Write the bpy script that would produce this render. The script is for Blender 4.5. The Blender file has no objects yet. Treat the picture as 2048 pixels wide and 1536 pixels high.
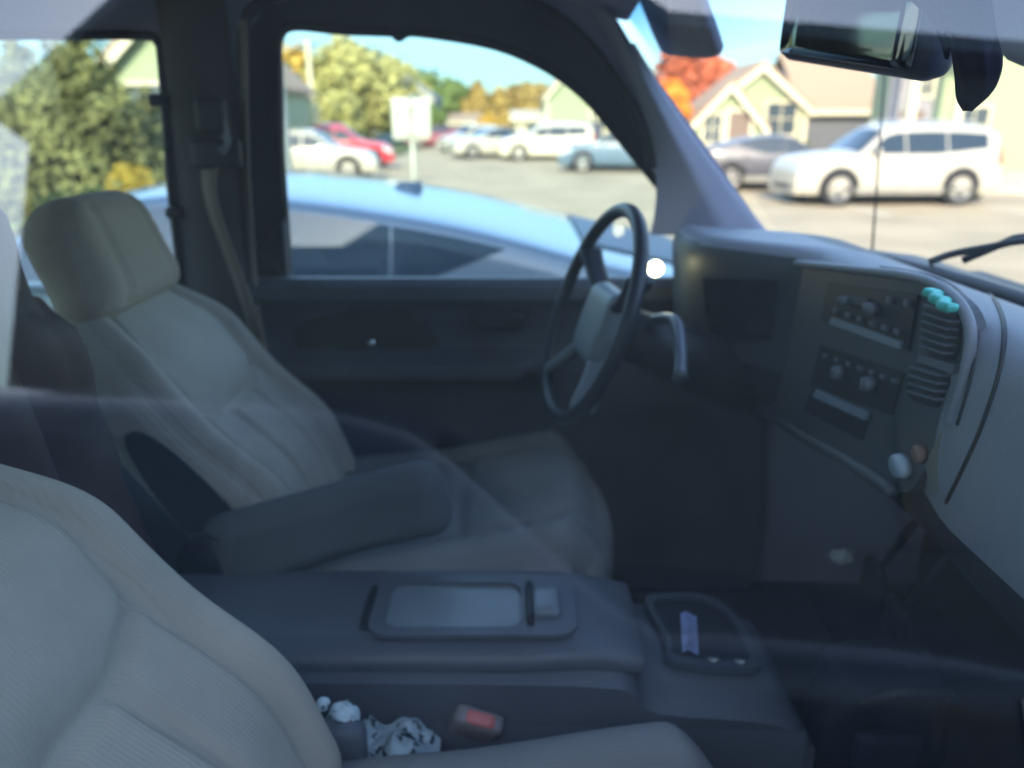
import bpy, bmesh, math, random
from mathutils import Vector, Matrix, noise
from mathutils.geometry import tessellate_polygon
R = math.radians
random.seed(7)
SC = bpy.context.scene
COL = SC.collection

# ---------------------------------------------------------------- camera / sky / sun
PITCH = R(19.2); CH = 1.68; F = 1500/2048
cam = bpy.data.cameras.new('camera'); camo = bpy.data.objects.new('camera', cam); COL.objects.link(camo)
camo.location = (0, 0, CH); camo.rotation_euler = (R(90)-PITCH, 0, 0)
cam.sensor_width = 36; cam.lens = 36*F; cam.clip_start = .01; cam.clip_end = 3000
cam.dof.use_dof = True; cam.dof.focus_distance = .62; cam.dof.aperture_fstop = cam.lens/7.6
SC.camera = camo
SUN_EL = R(28); SUN_AZ = Vector((-.12, -.99, 0)).normalized()      # horizontal direction towards the sun
w = bpy.data.worlds.new("World"); SC.world = w; w.use_nodes = True
nt = w.node_tree; sky = nt.nodes.new('ShaderNodeTexSky'); sky.sky_type = 'NISHITA'; sky.sun_disc = False
sky.sun_elevation = SUN_EL; sky.sun_rotation = math.atan2(SUN_AZ.x, SUN_AZ.y)
sky.air_density = 1.15; sky.dust_density = .8; sky.ozone_density = 1.6
bg = nt.nodes['Background']; tcw = nt.nodes.new('ShaderNodeTexCoord'); sx_ = nt.nodes.new('ShaderNodeSeparateXYZ'); mr = nt.nodes.new('ShaderNodeMapRange'); vm_ = nt.nodes.new('ShaderNodeVectorMath'); vm_.operation = 'MULTIPLY'; mc_ = nt.nodes.new('ShaderNodeMix'); mc_.data_type = 'RGBA'; mc_.inputs[6].default_value = (.19, .285, .36, 1); mc_.inputs[7].default_value = (1, 1, 1, 1)
nt.links.new(tcw.outputs['Generated'], sx_.inputs[0]); nt.links.new(sx_.outputs['Z'], mr.inputs['Value']); mr.interpolation_type = 'SMOOTHSTEP'
mr.inputs['From Min'].default_value = .04; mr.inputs['From Max'].default_value = .42; mr.inputs['To Min'].default_value = 0; mr.inputs['To Max'].default_value = 1.0   # duller air low down
nt.links.new(sky.outputs[0], vm_.inputs[0]); nt.links.new(mr.outputs[0], mc_.inputs[0]); nt.links.new(mc_.outputs[2], vm_.inputs[1]); nt.links.new(vm_.outputs[0], bg.inputs[0]); bg.inputs[1].default_value = .15
sd = bpy.data.lights.new('sun', 'SUN'); sd.energy = 2.0; sd.angle = R(.5); sd.color = (1, .83, .58)
so = bpy.data.objects.new('sun', sd); COL.objects.link(so)
tosun = SUN_AZ*math.cos(SUN_EL) + Vector((0, 0, math.sin(SUN_EL)))
so.rotation_euler = tosun.to_track_quat('Z', 'Y').to_euler()
SC.view_settings.view_transform = 'Standard'; SC.view_settings.look = 'None'
SC.view_settings.exposure = 2.4; SC.view_settings.gamma = 1
SC.cycles.use_denoising = True; SC.cycles.max_bounces = 8; SC.cycles.transparent_max_bounces = 24
SC.cycles.caustics_reflective = False; SC.cycles.sample_clamp_indirect = 6

# ---------------------------------------------------------------- pixel -> point (2048 x 1536 frame)
CP, SP = math.cos(PITCH), math.sin(PITCH)
def ray(px, py):
    u, v = (px-1024)/1500, (768-py)/1500
    return Vector((u, CP+v*SP, -SP+v*CP))
def onY(px, py, Y): d = ray(px, py); return Vector((0, 0, CH)) + d*(Y/d.y)
def onX(px, py, X): d = ray(px, py); return Vector((0, 0, CH)) + d*(X/d.x)
def onZ(px, py, Z): d = ray(px, py); return Vector((0, 0, CH)) + d*((Z-CH)/d.z)

# ---------------------------------------------------------------- materials
MATS = {}
def mat(name, col, rough=.6, metal=0, var=.12, scale=6, bump=0, bscale=60, spec=.5, coat=0, wave=None):
    if name in MATS: return MATS[name]
    m = bpy.data.materials.new(name); m.use_nodes = True; n = m.node_tree; b = n.nodes['Principled BSDF']
    b.inputs['Roughness'].default_value = rough; b.inputs['Metallic'].default_value = metal
    b.inputs['Specular IOR Level'].default_value = spec; b.inputs['Coat Weight'].default_value = coat
    tc = n.nodes.new('ShaderNodeTexCoord'); nz = n.nodes.new('ShaderNodeTexNoise')
    nz.inputs['Scale'].default_value = scale; nz.inputs['Detail'].default_value = 6
    n.links.new(tc.outputs['Object'], nz.inputs['Vector'])
    rp = n.nodes.new('ShaderNodeValToRGB')
    rp.color_ramp.elements[0].position = .3; rp.color_ramp.elements[1].position = .7
    rp.color_ramp.elements[0].color = tuple(c*(1-var) for c in col)+(1,)
    rp.color_ramp.elements[1].color = tuple(min(1, c*(1+var)) for c in col)+(1,)
    n.links.new(nz.outputs['Fac'], rp.inputs[0]); n.links.new(rp.outputs[0], b.inputs['Base Color'])
    if bump or wave:
        bp = n.nodes.new('ShaderNodeBump'); bp.inputs['Strength'].default_value = bump or .3; bp.inputs['Distance'].default_value = .003
        if wave:
            wv = n.nodes.new('ShaderNodeTexWave'); wv.bands_direction = wave[0]; wv.inputs['Scale'].default_value = wave[1]
            wv.inputs['Distortion'].default_value = .4; n.links.new(tc.outputs['Object'], wv.inputs['Vector'])
            n.links.new(wv.outputs['Fac'], bp.inputs['Height'])
            if len(wave) > 2: bp.inputs['Distance'].default_value = wave[2]
        else:
            n2 = n.nodes.new('ShaderNodeTexNoise'); n2.inputs['Scale'].default_value = bscale; n2.inputs['Detail'].default_value = 4
            n.links.new(tc.outputs['Object'], n2.inputs['Vector']); n.links.new(n2.outputs['Fac'], bp.inputs['Height'])
        n.links.new(bp.outputs[0], b.inputs['Normal'])
    MATS[name] = m; return m
def glass(name, tint, refl, rough=0.0, haze=0.0):
    m = bpy.data.materials.new(name); m.use_nodes = True; n = m.node_tree; n.nodes.clear()
    out = n.nodes.new('ShaderNodeOutputMaterial'); mx = n.nodes.new('ShaderNodeMixShader')
    tr = n.nodes.new('ShaderNodeBsdfTransparent'); tr.inputs[0].default_value = tint+(1,)
    gl = n.nodes.new('ShaderNodeBsdfGlossy'); gl.inputs['Roughness'].default_value = rough
    lw = n.nodes.new('ShaderNodeLayerWeight'); lw.inputs[0].default_value = .5
    pw = n.nodes.new('ShaderNodeMath'); pw.operation = 'POWER'; pw.inputs[1].default_value = 5
    ma = n.nodes.new('ShaderNodeMath'); ma.operation = 'MULTIPLY_ADD'; ma.inputs[1].default_value = .8*min(1, refl); ma.inputs[2].default_value = .08*refl
    n.links.new(lw.outputs['Facing'], pw.inputs[0]); n.links.new(pw.outputs[0], ma.inputs[0]); n.links.new(ma.outputs[0], mx.inputs[0])
    n.links.new(tr.outputs[0], mx.inputs[1]); n.links.new(gl.outputs[0], mx.inputs[2])
    last = mx
    if haze:
        tc = n.nodes.new('ShaderNodeTexCoord'); nz = n.nodes.new('ShaderNodeTexNoise'); nz.inputs['Scale'].default_value = 9; nz.inputs['Detail'].default_value = 8
        n.links.new(tc.outputs['Object'], nz.inputs['Vector'])
        mm = n.nodes.new('ShaderNodeMath'); mm.operation = 'MULTIPLY'; mm.inputs[1].default_value = haze*2; n.links.new(nz.outputs['Fac'], mm.inputs[0])
        df = n.nodes.new('ShaderNodeBsdfDiffuse'); df.inputs[0].default_value = (.38, .46, .62, 1)  # bluish diffuse film, paints the milky haze onto the glass
        tl = n.nodes.new('ShaderNodeBsdfTranslucent'); tl.inputs[0].default_value = (.38, .46, .62, 1)
        ad = n.nodes.new('ShaderNodeMixShader'); ad.inputs[0].default_value = .3
        n.links.new(df.outputs[0], ad.inputs[1]); n.links.new(tl.outputs[0], ad.inputs[2])
        m2 = n.nodes.new('ShaderNodeMixShader'); n.links.new(mm.outputs[0], m2.inputs[0])
        n.links.new(mx.outputs[0], m2.inputs[1]); n.links.new(ad.outputs[0], m2.inputs[2]); last = m2
    n.links.new(last.outputs[0], out.inputs[0]); MATS[name] = m; return m
def emis(name, col, s):
    m = bpy.data.materials.new(name); m.use_nodes = True; b = m.node_tree.nodes['Principled BSDF']
    b.inputs['Emission Color'].default_value = col+(1,); b.inputs['Emission Strength'].default_value = s; MATS[name] = m; return m

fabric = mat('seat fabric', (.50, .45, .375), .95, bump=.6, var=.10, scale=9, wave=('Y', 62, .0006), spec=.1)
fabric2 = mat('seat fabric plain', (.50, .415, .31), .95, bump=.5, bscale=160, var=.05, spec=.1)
fabric_shaded = mat('shaded cushion fabric', (.27, .27, .265), .95, bump=.6, var=.14, scale=6, wave=('Y', 62, .0006), spec=.1)  # same cloth as the backrest, darkened to carry the cabin shade
grey_fab = mat('armrest fabric', (.15, .155, .155), .95, bump=.4, bscale=260, spec=.1)
dark_fab = mat('dark carpet', (.02, .022, .022), .97, bump=.6, bscale=200, var=.4, scale=12, spec=.05)
plastic = mat('grey plastic', (.13, .145, .17), .45, bump=.15, bscale=500, var=.08)
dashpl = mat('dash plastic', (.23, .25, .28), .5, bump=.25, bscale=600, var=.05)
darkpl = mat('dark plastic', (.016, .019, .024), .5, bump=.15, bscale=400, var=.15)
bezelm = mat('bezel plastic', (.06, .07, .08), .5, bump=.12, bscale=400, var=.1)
black = mat('black rubber', (.012, .013, .016), .5, var=.2)
trimm = mat('cab trim', (.33, .35, .43), .8, bump=.2, bscale=300, var=.06, spec=.2)
lightpl = mat('light grey plastic', (.32, .34, .37), .45, var=.06)
chrome = mat('chrome', (.75, .75, .75), .12, 1, var=.02)
brown = mat('brown leather', (.055, .028, .022), .65, bump=.4, bscale=40, var=.35, scale=8)
tyre = mat('tyre', (.02, .02, .021), .85, var=.2)
rimm = mat('alloy', (.55, .54, .52), .3, .7, var=.05)
wglass = mat('car window', (.015, .025, .03), .04, var=.1, spec=.8)
redl = mat('red lens', (.5, .02, .02), .2, var=.05)
clearl = mat('clear lens', (.75, .75, .72), .12, .3, var=.05)
well = mat('wheel well', (.01, .01, .01), .9, var=.1)

# ---------------------------------------------------------------- object helpers
def link(name, bm, m, parent=None, smooth=True, angle=None):
    me = bpy.data.meshes.new(name); bmesh.ops.recalc_face_normals(bm, faces=bm.faces[:]); bm.to_mesh(me); bm.free()
    if smooth:
        for p in me.polygons: p.use_smooth = True
        if angle is not None: me.set_sharp_from_angle(angle=R(angle))
    ms = m if isinstance(m, (list, tuple)) else [m]
    for x in ms: me.materials.append(x)
    o = bpy.data.objects.new(name, me); COL.objects.link(o)
    if parent is not None:
        o.parent = parent; o.matrix_parent_inverse = parent.matrix_world.inverted() if PARINV else Matrix()
    return o
PARINV = True
def tag(o, label=None, cat=None, group=None, kind=None):
    if label: o['label'] = label
    if cat: o['category'] = cat
    if group: o['group'] = group
    if kind: o['kind'] = kind
    return o
def thing(name, label, cat, loc=(0, 0, 0), rz=0, group=None):
    o = bpy.data.objects.new(name, None); COL.objects.link(o); o.location = loc; o.rotation_euler = (0, 0, rz)
    o.empty_display_size = .1
    tag(o, label, cat, group); bpy.context.view_layer.update(); return o
def part(name, bm, m, parent, label=None, **k):          # geometry given in the parent's own frame
    global PARINV
    PARINV = False; o = link(name, bm, m, parent, **k); PARINV = True
    if label: o['label'] = label
    return o
def BM(): return bmesh.new()
def box(bm, c, h, rot=None, bev=0):
    r = bmesh.ops.create_cube(bm, size=2); vs = r['verts']
    M = Matrix.Translation(c) @ (rot.to_4x4() if rot else Matrix()) @ Matrix.Diagonal((h[0], h[1], h[2], 1))
    bmesh.ops.transform(bm, matrix=M, verts=vs)
    if bev:
        es = list({e for v in vs for e in v.link_edges}); bmesh.ops.bevel(bm, geom=es, offset=bev, segments=2, affect='EDGES', profile=.6)
    return vs
def rbox(bm, c, h, r, n=10, rot=None, deform=None):
    N = n+1; V = {}; c = Vector(c)
    def vert(i, j, k):
        key = (i, j, k)
        if key in V: return V[key]
        uv = Vector((2*i/N-1, 2*j/N-1, 2*k/N-1)); p = Vector([uv[a]*h[a] for a in range(3)])
        q = Vector([max(-(h[a]-r), min(h[a]-r, p[a])) for a in range(3)]); d = p-q
        if d.length > 1e-6: p = q + d.normalized()*max(abs(d.x), abs(d.y), abs(d.z))
        if deform: p = deform(uv, p)
        if rot: p = rot @ p
        V[key] = bm.verts.new(p+c); return V[key]
    for ax in range(3):
        for s in (0, N):
            for i in range(N):
                for j in range(N):
                    L = []
                    for (a, b) in ((i, j), (i+1, j), (i+1, j+1), (i, j+1)):
                        k = [a, b]; k.insert(ax, s); L.append(vert(*k))
                    bm.faces.new(L)
    return list(V.values())
def cyl(bm, a, b, r1, r2=None, n=16, caps=True):
    a, b = Vector(a), Vector(b); r2 = r1 if r2 is None else r2
    q = (b-a).to_track_quat('Z', 'Y')
    res = bmesh.ops.create_cone(bm, cap_ends=caps, segments=n, radius1=r1, radius2=r2, depth=(b-a).length)
    bmesh.ops.transform(bm, matrix=Matrix.Translation((a+b)/2) @ q.to_matrix().to_4x4(), verts=res['verts'])
def tube(bm, pts, rad, n=10, closed=False):
    pts = [Vector(p) for p in pts]; N = len(pts); rings = []
    up = None
    for i, p in enumerate(pts):
        a = pts[(i-1) % N] if (closed or i > 0) else p; b = pts[(i+1) % N] if (closed or i < N-1) else p
        t = (b-a).normalized()
        if up is None: up = t.orthogonal().normalized()
        s = t.cross(up).normalized(); up = s.cross(t).normalized()
        r = rad[i] if isinstance(rad, (list, tuple)) else rad
        rings.append([bm.verts.new(p + (s*math.cos(k/n*math.tau) + up*math.sin(k/n*math.tau))*r) for k in range(n)])
    for i in range(N if closed else N-1):
        A, B = rings[i], rings[(i+1) % N]
        if closed and i == N-1:
            off = min(range(n), key=lambda k: (A[0].co-B[k].co).length); B = B[off:]+B[:off]
        for k in range(n): bm.faces.new((A[k], A[(k+1) % n], B[(k+1) % n], B[k]))
    if not closed: bm.faces.new(rings[0]); bm.faces.new(rings[-1])
def crom(pts, k=6, closed=False):
    out = []; N = len(pts)
    V = [Vector(p) for p in pts]
    for i in range(N if closed else N-1):
        p0 = V[(i-1) % N] if closed else V[max(i-1, 0)]; p1 = V[i]; p2 = V[(i+1) % N]; p3 = V[(i+2) % N] if closed else V[min(i+2, N-1)]
        for j in range(k):
            t = j/k; out.append(.5*((2*p1)+(p2-p0)*t+(2*p0-5*p1+4*p2-p3)*t*t+(3*p1-p0-3*p2+p3)*t**3))
    if not closed: out.append(V[-1])
    return out
def plate(bm, outer, holes, thick):
    loops = [[Vector(p) for p in outer]] + [[Vector(p) for p in h] for h in holes]
    tris = tessellate_polygon(loops); flat = [p for l in loops for p in l]; T = Vector(thick)
    a = [bm.verts.new(p) for p in flat]; b = [bm.verts.new(p+T) for p in flat]
    for t in tris:
        try: bm.faces.new([a[i] for i in t]); bm.faces.new([b[i] for i in reversed(t)])
        except ValueError: pass
    k = 0
    for l in loops:
        n = len(l)
        for i in range(n): bm.faces.new((a[k+i], a[k+(i+1) % n], b[k+(i+1) % n], b[k+i]))
        k += n
def grid(bm, nu, nv, f):
    V = [[bm.verts.new(f(i/nu, j/nv)) for j in range(nv+1)] for i in range(nu+1)]
    for i in range(nu):
        for j in range(nv): bm.faces.new((V[i][j], V[i+1][j], V[i+1][j+1], V[i][j+1]))
def sstep(a, b, x):
    t = max(0, min(1, (x-a)/(b-a))); return t*t*(3-2*t)
def seg_d(p, a, b):
    ap = (p[0]-a[0], p[1]-a[1]); ab = (b[0]-a[0], b[1]-a[1]); L = ab[0]**2+ab[1]**2
    t = max(0, min(1, (ap[0]*ab[0]+ap[1]*ab[1])/L)); return math.hypot(ap[0]-ab[0]*t, ap[1]-ab[1]*t)
def groove(u, v, lines, wd, dp):
    d = min(seg_d((u, v), l[i], l[i+1]) for l in lines for i in range(len(l)-1)); return dp*math.exp(-(d/wd)**2)

# ================================================================ SETTING
def ground():
    m = mat('asphalt', (.38, .315, .20), .9, var=.2, scale=.6, bump=.4, bscale=40)
    bm = BM(); grid(bm, 8, 8, lambda a, b: Vector((-500+1000*a, -300+1300*b, 0)))
    tag(link('ground', bm, m), kind='structure')
    lm = mat('lawn', (.09, .12, .035), .95, var=.35, scale=1.5, bump=.6, bscale=30)
    bm = BM()
    for (x0, y0, x1, y1) in [(-40, 12.6, -6.2, 60), (-4, 56, 60, 110), (-120, 62, -4, 140)]:
        box(bm, ((x0+x1)/2, (y0+y1)/2, .055), ((x1-x0)/2, (y1-y0)/2, .055))
    tag(link('lawn', bm, lm, smooth=False), kind='structure')
    cm = mat('concrete', (.42, .38, .31), .9, var=.1, scale=2, bump=.2, bscale=30)
    bm = BM()
    box(bm, (29, 22.9, .065), (17.5, 3.8, .065), bev=.02)
    box(bm, (23, 16.9, .07), (9.4, .5, .07), bev=.02)
    tag(link('pavement', bm, cm, smooth=False), kind='structure')
    pm = mat('line paint', (.62, .6, .52), .8, var=.25, scale=8)
    bm = BM()
    for i in range(7): box(bm, (2.3+i*2.8, 26.5-12.6, .004), (.05, .0, .0001))
    bm.free(); bm = BM()
    for k in range(6):
        x = -1.7+k*2.9
        box(bm, (x+6, 17.0, .0045), (.05, 2.4, .001))
    for k in range(10): box(bm, (-12+k*2.9, 47.5, .0045), (.06, 2.4, .001))
    tag(link('parking_lines', bm, pm, smooth=False), kind='structure')
ground()

# ---------------------------------------------------------------- buildings
siding = mat('green siding', (.30, .36, .22), .75, var=.04, bump=.5, wave=('Z', 5.2, .02))
cream = mat('cream trim', (.60, .56, .41), .7, var=.04)
roofm = mat('tan shingles', (.34, .25, .17), .9, var=.16, scale=14, bump=.5, bscale=12)
roofgrey = mat('grey shingles', (.2, .23, .27), .9, var=.16, scale=14, bump=.5, bscale=12)
bluesid = mat('blue siding', (.13, .2, .24), .8, var=.06)
winm = mat('house glass', (.05, .07, .09), .08, var=.2, spec=.8)
doorm = mat('brown door', (.16, .12, .10), .6, var=.1)
brickm = mat('stone base', (.35, .29, .22), .9, var=.25, scale=9, bump=.4, bscale=14)
pinksid = mat('pale siding', (.5, .38, .3), .8, var=.06)

def gable_wall(bm, x0, x1, y, zb, ze, za, th, xa=None):
    xa = (x0+x1)/2 if xa is None else xa
    plate(bm, [(x0, y, zb), (x1, y, zb), (x1, y, ze), (xa, y, za), (x0, y, ze)], [], (0, th, 0))
def rake(bm, x0, x1, y, ze, za, w=.22, th=.08, over=.25, xa=None):
    xa = (x0+x1)/2 if xa is None else xa
    for (xe, s) in ((x0, -1), (x1, 1)):
        d = Vector((xe-xa, 0, ze-za)); L = d.length; d.normalize(); n = Vector((-d.z, 0, d.x))
        if n.z > 0: n = -n
        a = Vector((xa, y, za)); e = a + d*(L+over)
        plate(bm, [a, e, e+Vector((0, 0, -w)), a+Vector((0, 0, -w*1.15))], [], (0, th, 0))
def roof_slabs(bm, x0, x1, y0, y1, ze, za, over=.25, th=.12, xa=None):
    xa = (x0+x1)/2 if xa is None else xa
    for xe in (x0, x1):
        d = Vector((xe-xa, 0, ze-za)); L = d.length; d.normalize()
        a = Vector((xa, y0-.12, za+.03)); e = a + d*(L+over)
        plate(bm, [a, e, e+Vector((0, 0, th)), a+Vector((0, 0, th))], [], (0, y1-y0+.24, 0))
def window(par, cx, y, z0, w, h, fm=cream, name='window'):
    bm = BM()
    for s in (-1, 1): box(bm, (cx+s*(w/2+.05), y-.03, z0+h/2), (.05, .04, h/2+.1))
    for z in (z0-.05, z0+h+.05): box(bm, (cx, y-.03, z), (w/2, .04, .05))
    box(bm, (cx, y-.02, z0+h/2), (.02, .02, h/2)); box(bm, (cx, y-.018, z0+h/2), (w/2, .016, .02))
    f = part(name, bm, fm, par, smooth=False)
    bm = BM(); box(bm, (cx, y+.005, z0+h/2), (w/2, .012, h/2)); part('pane', bm, winm, f, smooth=False)
def house(name, label, x0, x1, y0, y1, ze, za, wall=siding, rm=roofm, wins=(), doors=(), ridge='y', xa=None, base=0, porch=False):
    cx = (x0+x1)/2; h = thing(name, label, 'building', (cx, y0, 0))
    X0, X1, D = x0-cx, x1-cx, y1-y0; XA = None if xa is None else xa-cx
    bm = BM(); rk = BM(); rf = BM()
    if ridge == 'y':
        gable_wall(bm, X0, X1, 0, 0, ze, za, .2, XA); gable_wall(bm, X0, X1, D-.2, 0, ze, za, .2, XA)
        for x in (X0+.1, X1-.1): box(bm, (x, D/2, ze/2), (.1, D/2-.2, ze/2))
        rake(rk, X0, X1, -.36, ze, za, xa=XA, w=.28); roof_slabs(rf, X0, X1, -.25, D+.25, ze, za, xa=XA)
    else:
        box(bm, (0, .1, ze/2), (X1, .1, ze/2)); box(bm, (0, D-.1, ze/2), (X1, .1, ze/2))
        for x in (X0+.1, X1-.1): plate(bm, [(x-.1, .2, 0), (x-.1, D-.2, 0), (x-.1, D-.2, ze), (x-.1, D/2, za-.05), (x-.1, .2, ze)], [], (.2, 0, 0))
        for s in (0, 1):
            ye = -.45 if s == 0 else D+.45; zz = ze-.45*(za-ze)/(D/2)
            plate(rf, [(X0-.3, ye, zz+.02), (X0-.3, D/2, za), (X0-.3, D/2, za+.12), (X0-.3, ye, zz+.14)], [], (X1-X0+.6, 0, 0))
        box(rk, (0, -.47, ze-.45*(za-ze)/(D/2)+.05), (X1+.3, .03, .12))
    for x in (X0+.07, X1-.07): box(rk, (x, -.03, ze/2-.02), (.09, .035, ze/2-.03))
    part('wall', bm, wall, h, smooth=False); part('roof', rf, rm, h, smooth=False); part('trim', rk, cream, h, smooth=False)
    for (wx, wz, ww, wh) in wins: window(h, wx-cx, 0, wz, ww, wh)
    for (dx, dw, dh) in doors:
        bm = BM()
        for s in (-1, 1): box(bm, (dx-cx+s*(dw/2+.07), -.04, dh/2), (.07, .05, dh/2))
        box(bm, (dx-cx, -.04, dh+.07), (dw/2+.14, .05, .07)); f = part('door', bm, cream, h, smooth=False)
        bm = BM(); box(bm, (dx-cx, .0, dh/2), (dw/2, .02, dh/2)); part('door_leaf', bm, doorm, f, smooth=False)
    return h
def X(px, Y, py=250): return onY(px, py, Y).x
def Z(py, Y, px=1024): return onY(px, py, Y).z

# houses seen through the windscreen
Y = 33
house('porch_house', 'small front gable with cream rakes and white porch columns, left of the twin gables', X(1378, Y), X(1528, Y), Y, Y+1.9, Z(252, Y), Z(166, Y),
      wins=((X(1425, Y), .9, .7, 1.1),), doors=((X(1478, Y), .9, 2.1),))
Y = 35
house('gabled_house', 'green gable house with tall cream rakes behind the small porch gable', X(1412, Y), X(1612, Y), Y, Y+3.5, Z(214, Y), Z(127, Y),
      wins=((X(1560, Y), 1.2, 1.3, 1.3),), doors=())
Y = 39
hh = house('long_house', 'long low house with wide tan shingle roof above the garage wall darkened as shade', X(1606, Y), 18, Y, Y+7.5, Z(214, Y), Z(112, Y+3.7), ridge='x', wall=mat('shaded garage wall', (.12, .13, .15), .8))  # wall colour darkened to carry the shade under the eave
Y = 27.5
h2 = house('entry_house', 'large green gabled house filling the right edge behind the white suv', X(1792, 28.7), 31, Y+1.2, Y+3.4, 4.1, 8.2, wins=((X(1985, Y), 1.0, 1.0, 1.2), (24, 1, 1.2, 1.3)))
# entry tower
t = thing('entry_porch', 'cream framed entrance porch with brown door and small blue window, right of the garage roof', 'porch', (X(1845, Y), Y-.6, 0))
wdt = X(1892, Y)-X(1800, Y)
for s in (-1, 1):
    bm = BM(); box(bm, (s*wdt/2, 0, 2.25), (.13, .13, 2.25), bev=.01); box(bm, (s*wdt/2, 0, .2), (.18, .18, .2)); box(bm, (s*wdt/2, 0, 4.35), (.18, .18, .1)); part('column', bm, cream, t, smooth=False)
bm = BM(); gable_wall(bm, -wdt/2-.3, wdt/2+.3, -.15, 4.5, 4.55, 5.5, .3); part('gable', bm, siding, t, smooth=False)
bm = BM(); rake(bm, -wdt/2-.3, wdt/2+.3, -.28, 4.55, 5.5); part('trim', bm, cream, t, smooth=False)
bm = BM(); roof_slabs(bm, -wdt/2-.3, wdt/2+.3, -.2, 1.8, 4.55, 5.5); part('roof', bm, roofm, t, smooth=False)
bm = BM(); box(bm, (0, 1.7, 2.2), (wdt/2, .05, 2.2)); part('wall', bm, mat('grey wall', (.25, .25, .27), .8), t, smooth=False)
bm = BM(); box(bm, (.1, 1.6, 1.05), (.42, .04, 1.05), bev=.01); part('door', bm, doorm, t, smooth=False)
window(t, .38, 1.62, 2.6, .5, .9)
# building seen through the driver's window
Y = 46
house('green_gable_house', 'narrow green gable with cream rakes seen past the curve of the driver door frame', X(1092, Y), X(1182, Y), Y, Y+9, Z(190, Y), Z(132, Y), wins=())
house('low_house', 'low cream annex left of the narrow green gable', X(1030, Y+1), X(1090, Y+1), Y+1, Y+7, Z(238, Y), Z(222, Y), wall=cream, rm=mat('pale roof', (.5, .46, .36), .9), ridge='x', wins=((X(1068, Y), 1.1, .8, .8),))
house('side_house', 'cream walled house with porch lights half hidden by the windscreen pillar', X(1186, Y+2), X(1300, Y+2), Y+2, Y+9, Z(200, Y), Z(180, Y), wall=mat('beige siding', (.5, .47, .36), .8), ridge='x', wins=((X(1215, Y), 1.3, .8, 1), (X(1250, Y), 1.3, .8, 1)))
Y = 70
house('blue_house', 'dull blue house with pale grey roof standing behind the two white signs', X(745, Y), X(865, Y), Y, Y+10, Z(195, Y), Z(150, Y), wall=bluesid, rm=roofgrey, wins=((X(790, Y), 1.5, 1.2, 1.4),))
Y = 75
house('pink_house', 'low pinkish house among the far trees', X(900, Y), X(985, Y), Y, Y+8, Z(246, Y), Z(228, Y), wall=pinksid, ridge='x', rm=roofm)
Y = 21
house('yard_house', 'green gabled house with white fascia behind the dark evergreens', X(205, Y), X(470, Y), Y, Y+8, Z(158, Y), Z(20, Y), wins=((X(300, Y), 1.4, 1.0, 1.2),))

# unseen house behind the camera, shades both cars; roofline shaped for the glass reflection
hb = thing('shade_house', 'unseen dark gabled house behind the photographer, outline shaped for the passenger glass reflection', 'building', (0, -7, 0))
bm = BM(); plate(bm, [(-5.0, 0, 0), (12, 0, 0), (12, 0, 4.6), (7, 0, 5.7), (1.6, 0, 6.2), (-1.4, 0, 8.5), (-3.6, 0, 6.9), (-5.0, 0, 5.4)], [], (0, -.3, 0)); part('wall', bm, mat('unseen house siding', (.13, .13, .12), .8, var=.2, scale=1), hb, smooth=False)
bm = BM()
plate(bm, [(-5.2, .3, 5.25), (-3.6, .3, 6.95), (-1.4, .3, 8.55), (-1.4, .3, 8.7), (-3.6, .3, 7.1), (-5.2, .3, 5.4)], [], (0, -9, 0)); plate(bm, [(-1.4, .3, 8.55), (1.6, .3, 6.25), (7, .3, 5.75), (12.4, .3, 4.5), (12.4, .3, 4.65), (7, .3, 5.9), (1.6, .3, 6.4), (-1.4, .3, 8.7)], [], (0, -9, 0))
part('roof', bm, roofgrey, hb, smooth=False)
bm = BM()
for x, hz in ((-4.85, 2.45), (11.85, 2.0)): box(bm, (x, -4.4, hz), (.15, 4.1, hz))
box(bm, (3.5, -8.6, 1.6), (8.15, .1, 1.6)); part('unseen_side_wall', bm, siding, hb, smooth=False)
for wx_ in (-3.6, 4.2):
    bm = BM(); box(bm, (wx_, .03, 1.6), (.45, .03, .6)); part('window', bm, winm, hb, smooth=False)

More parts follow.
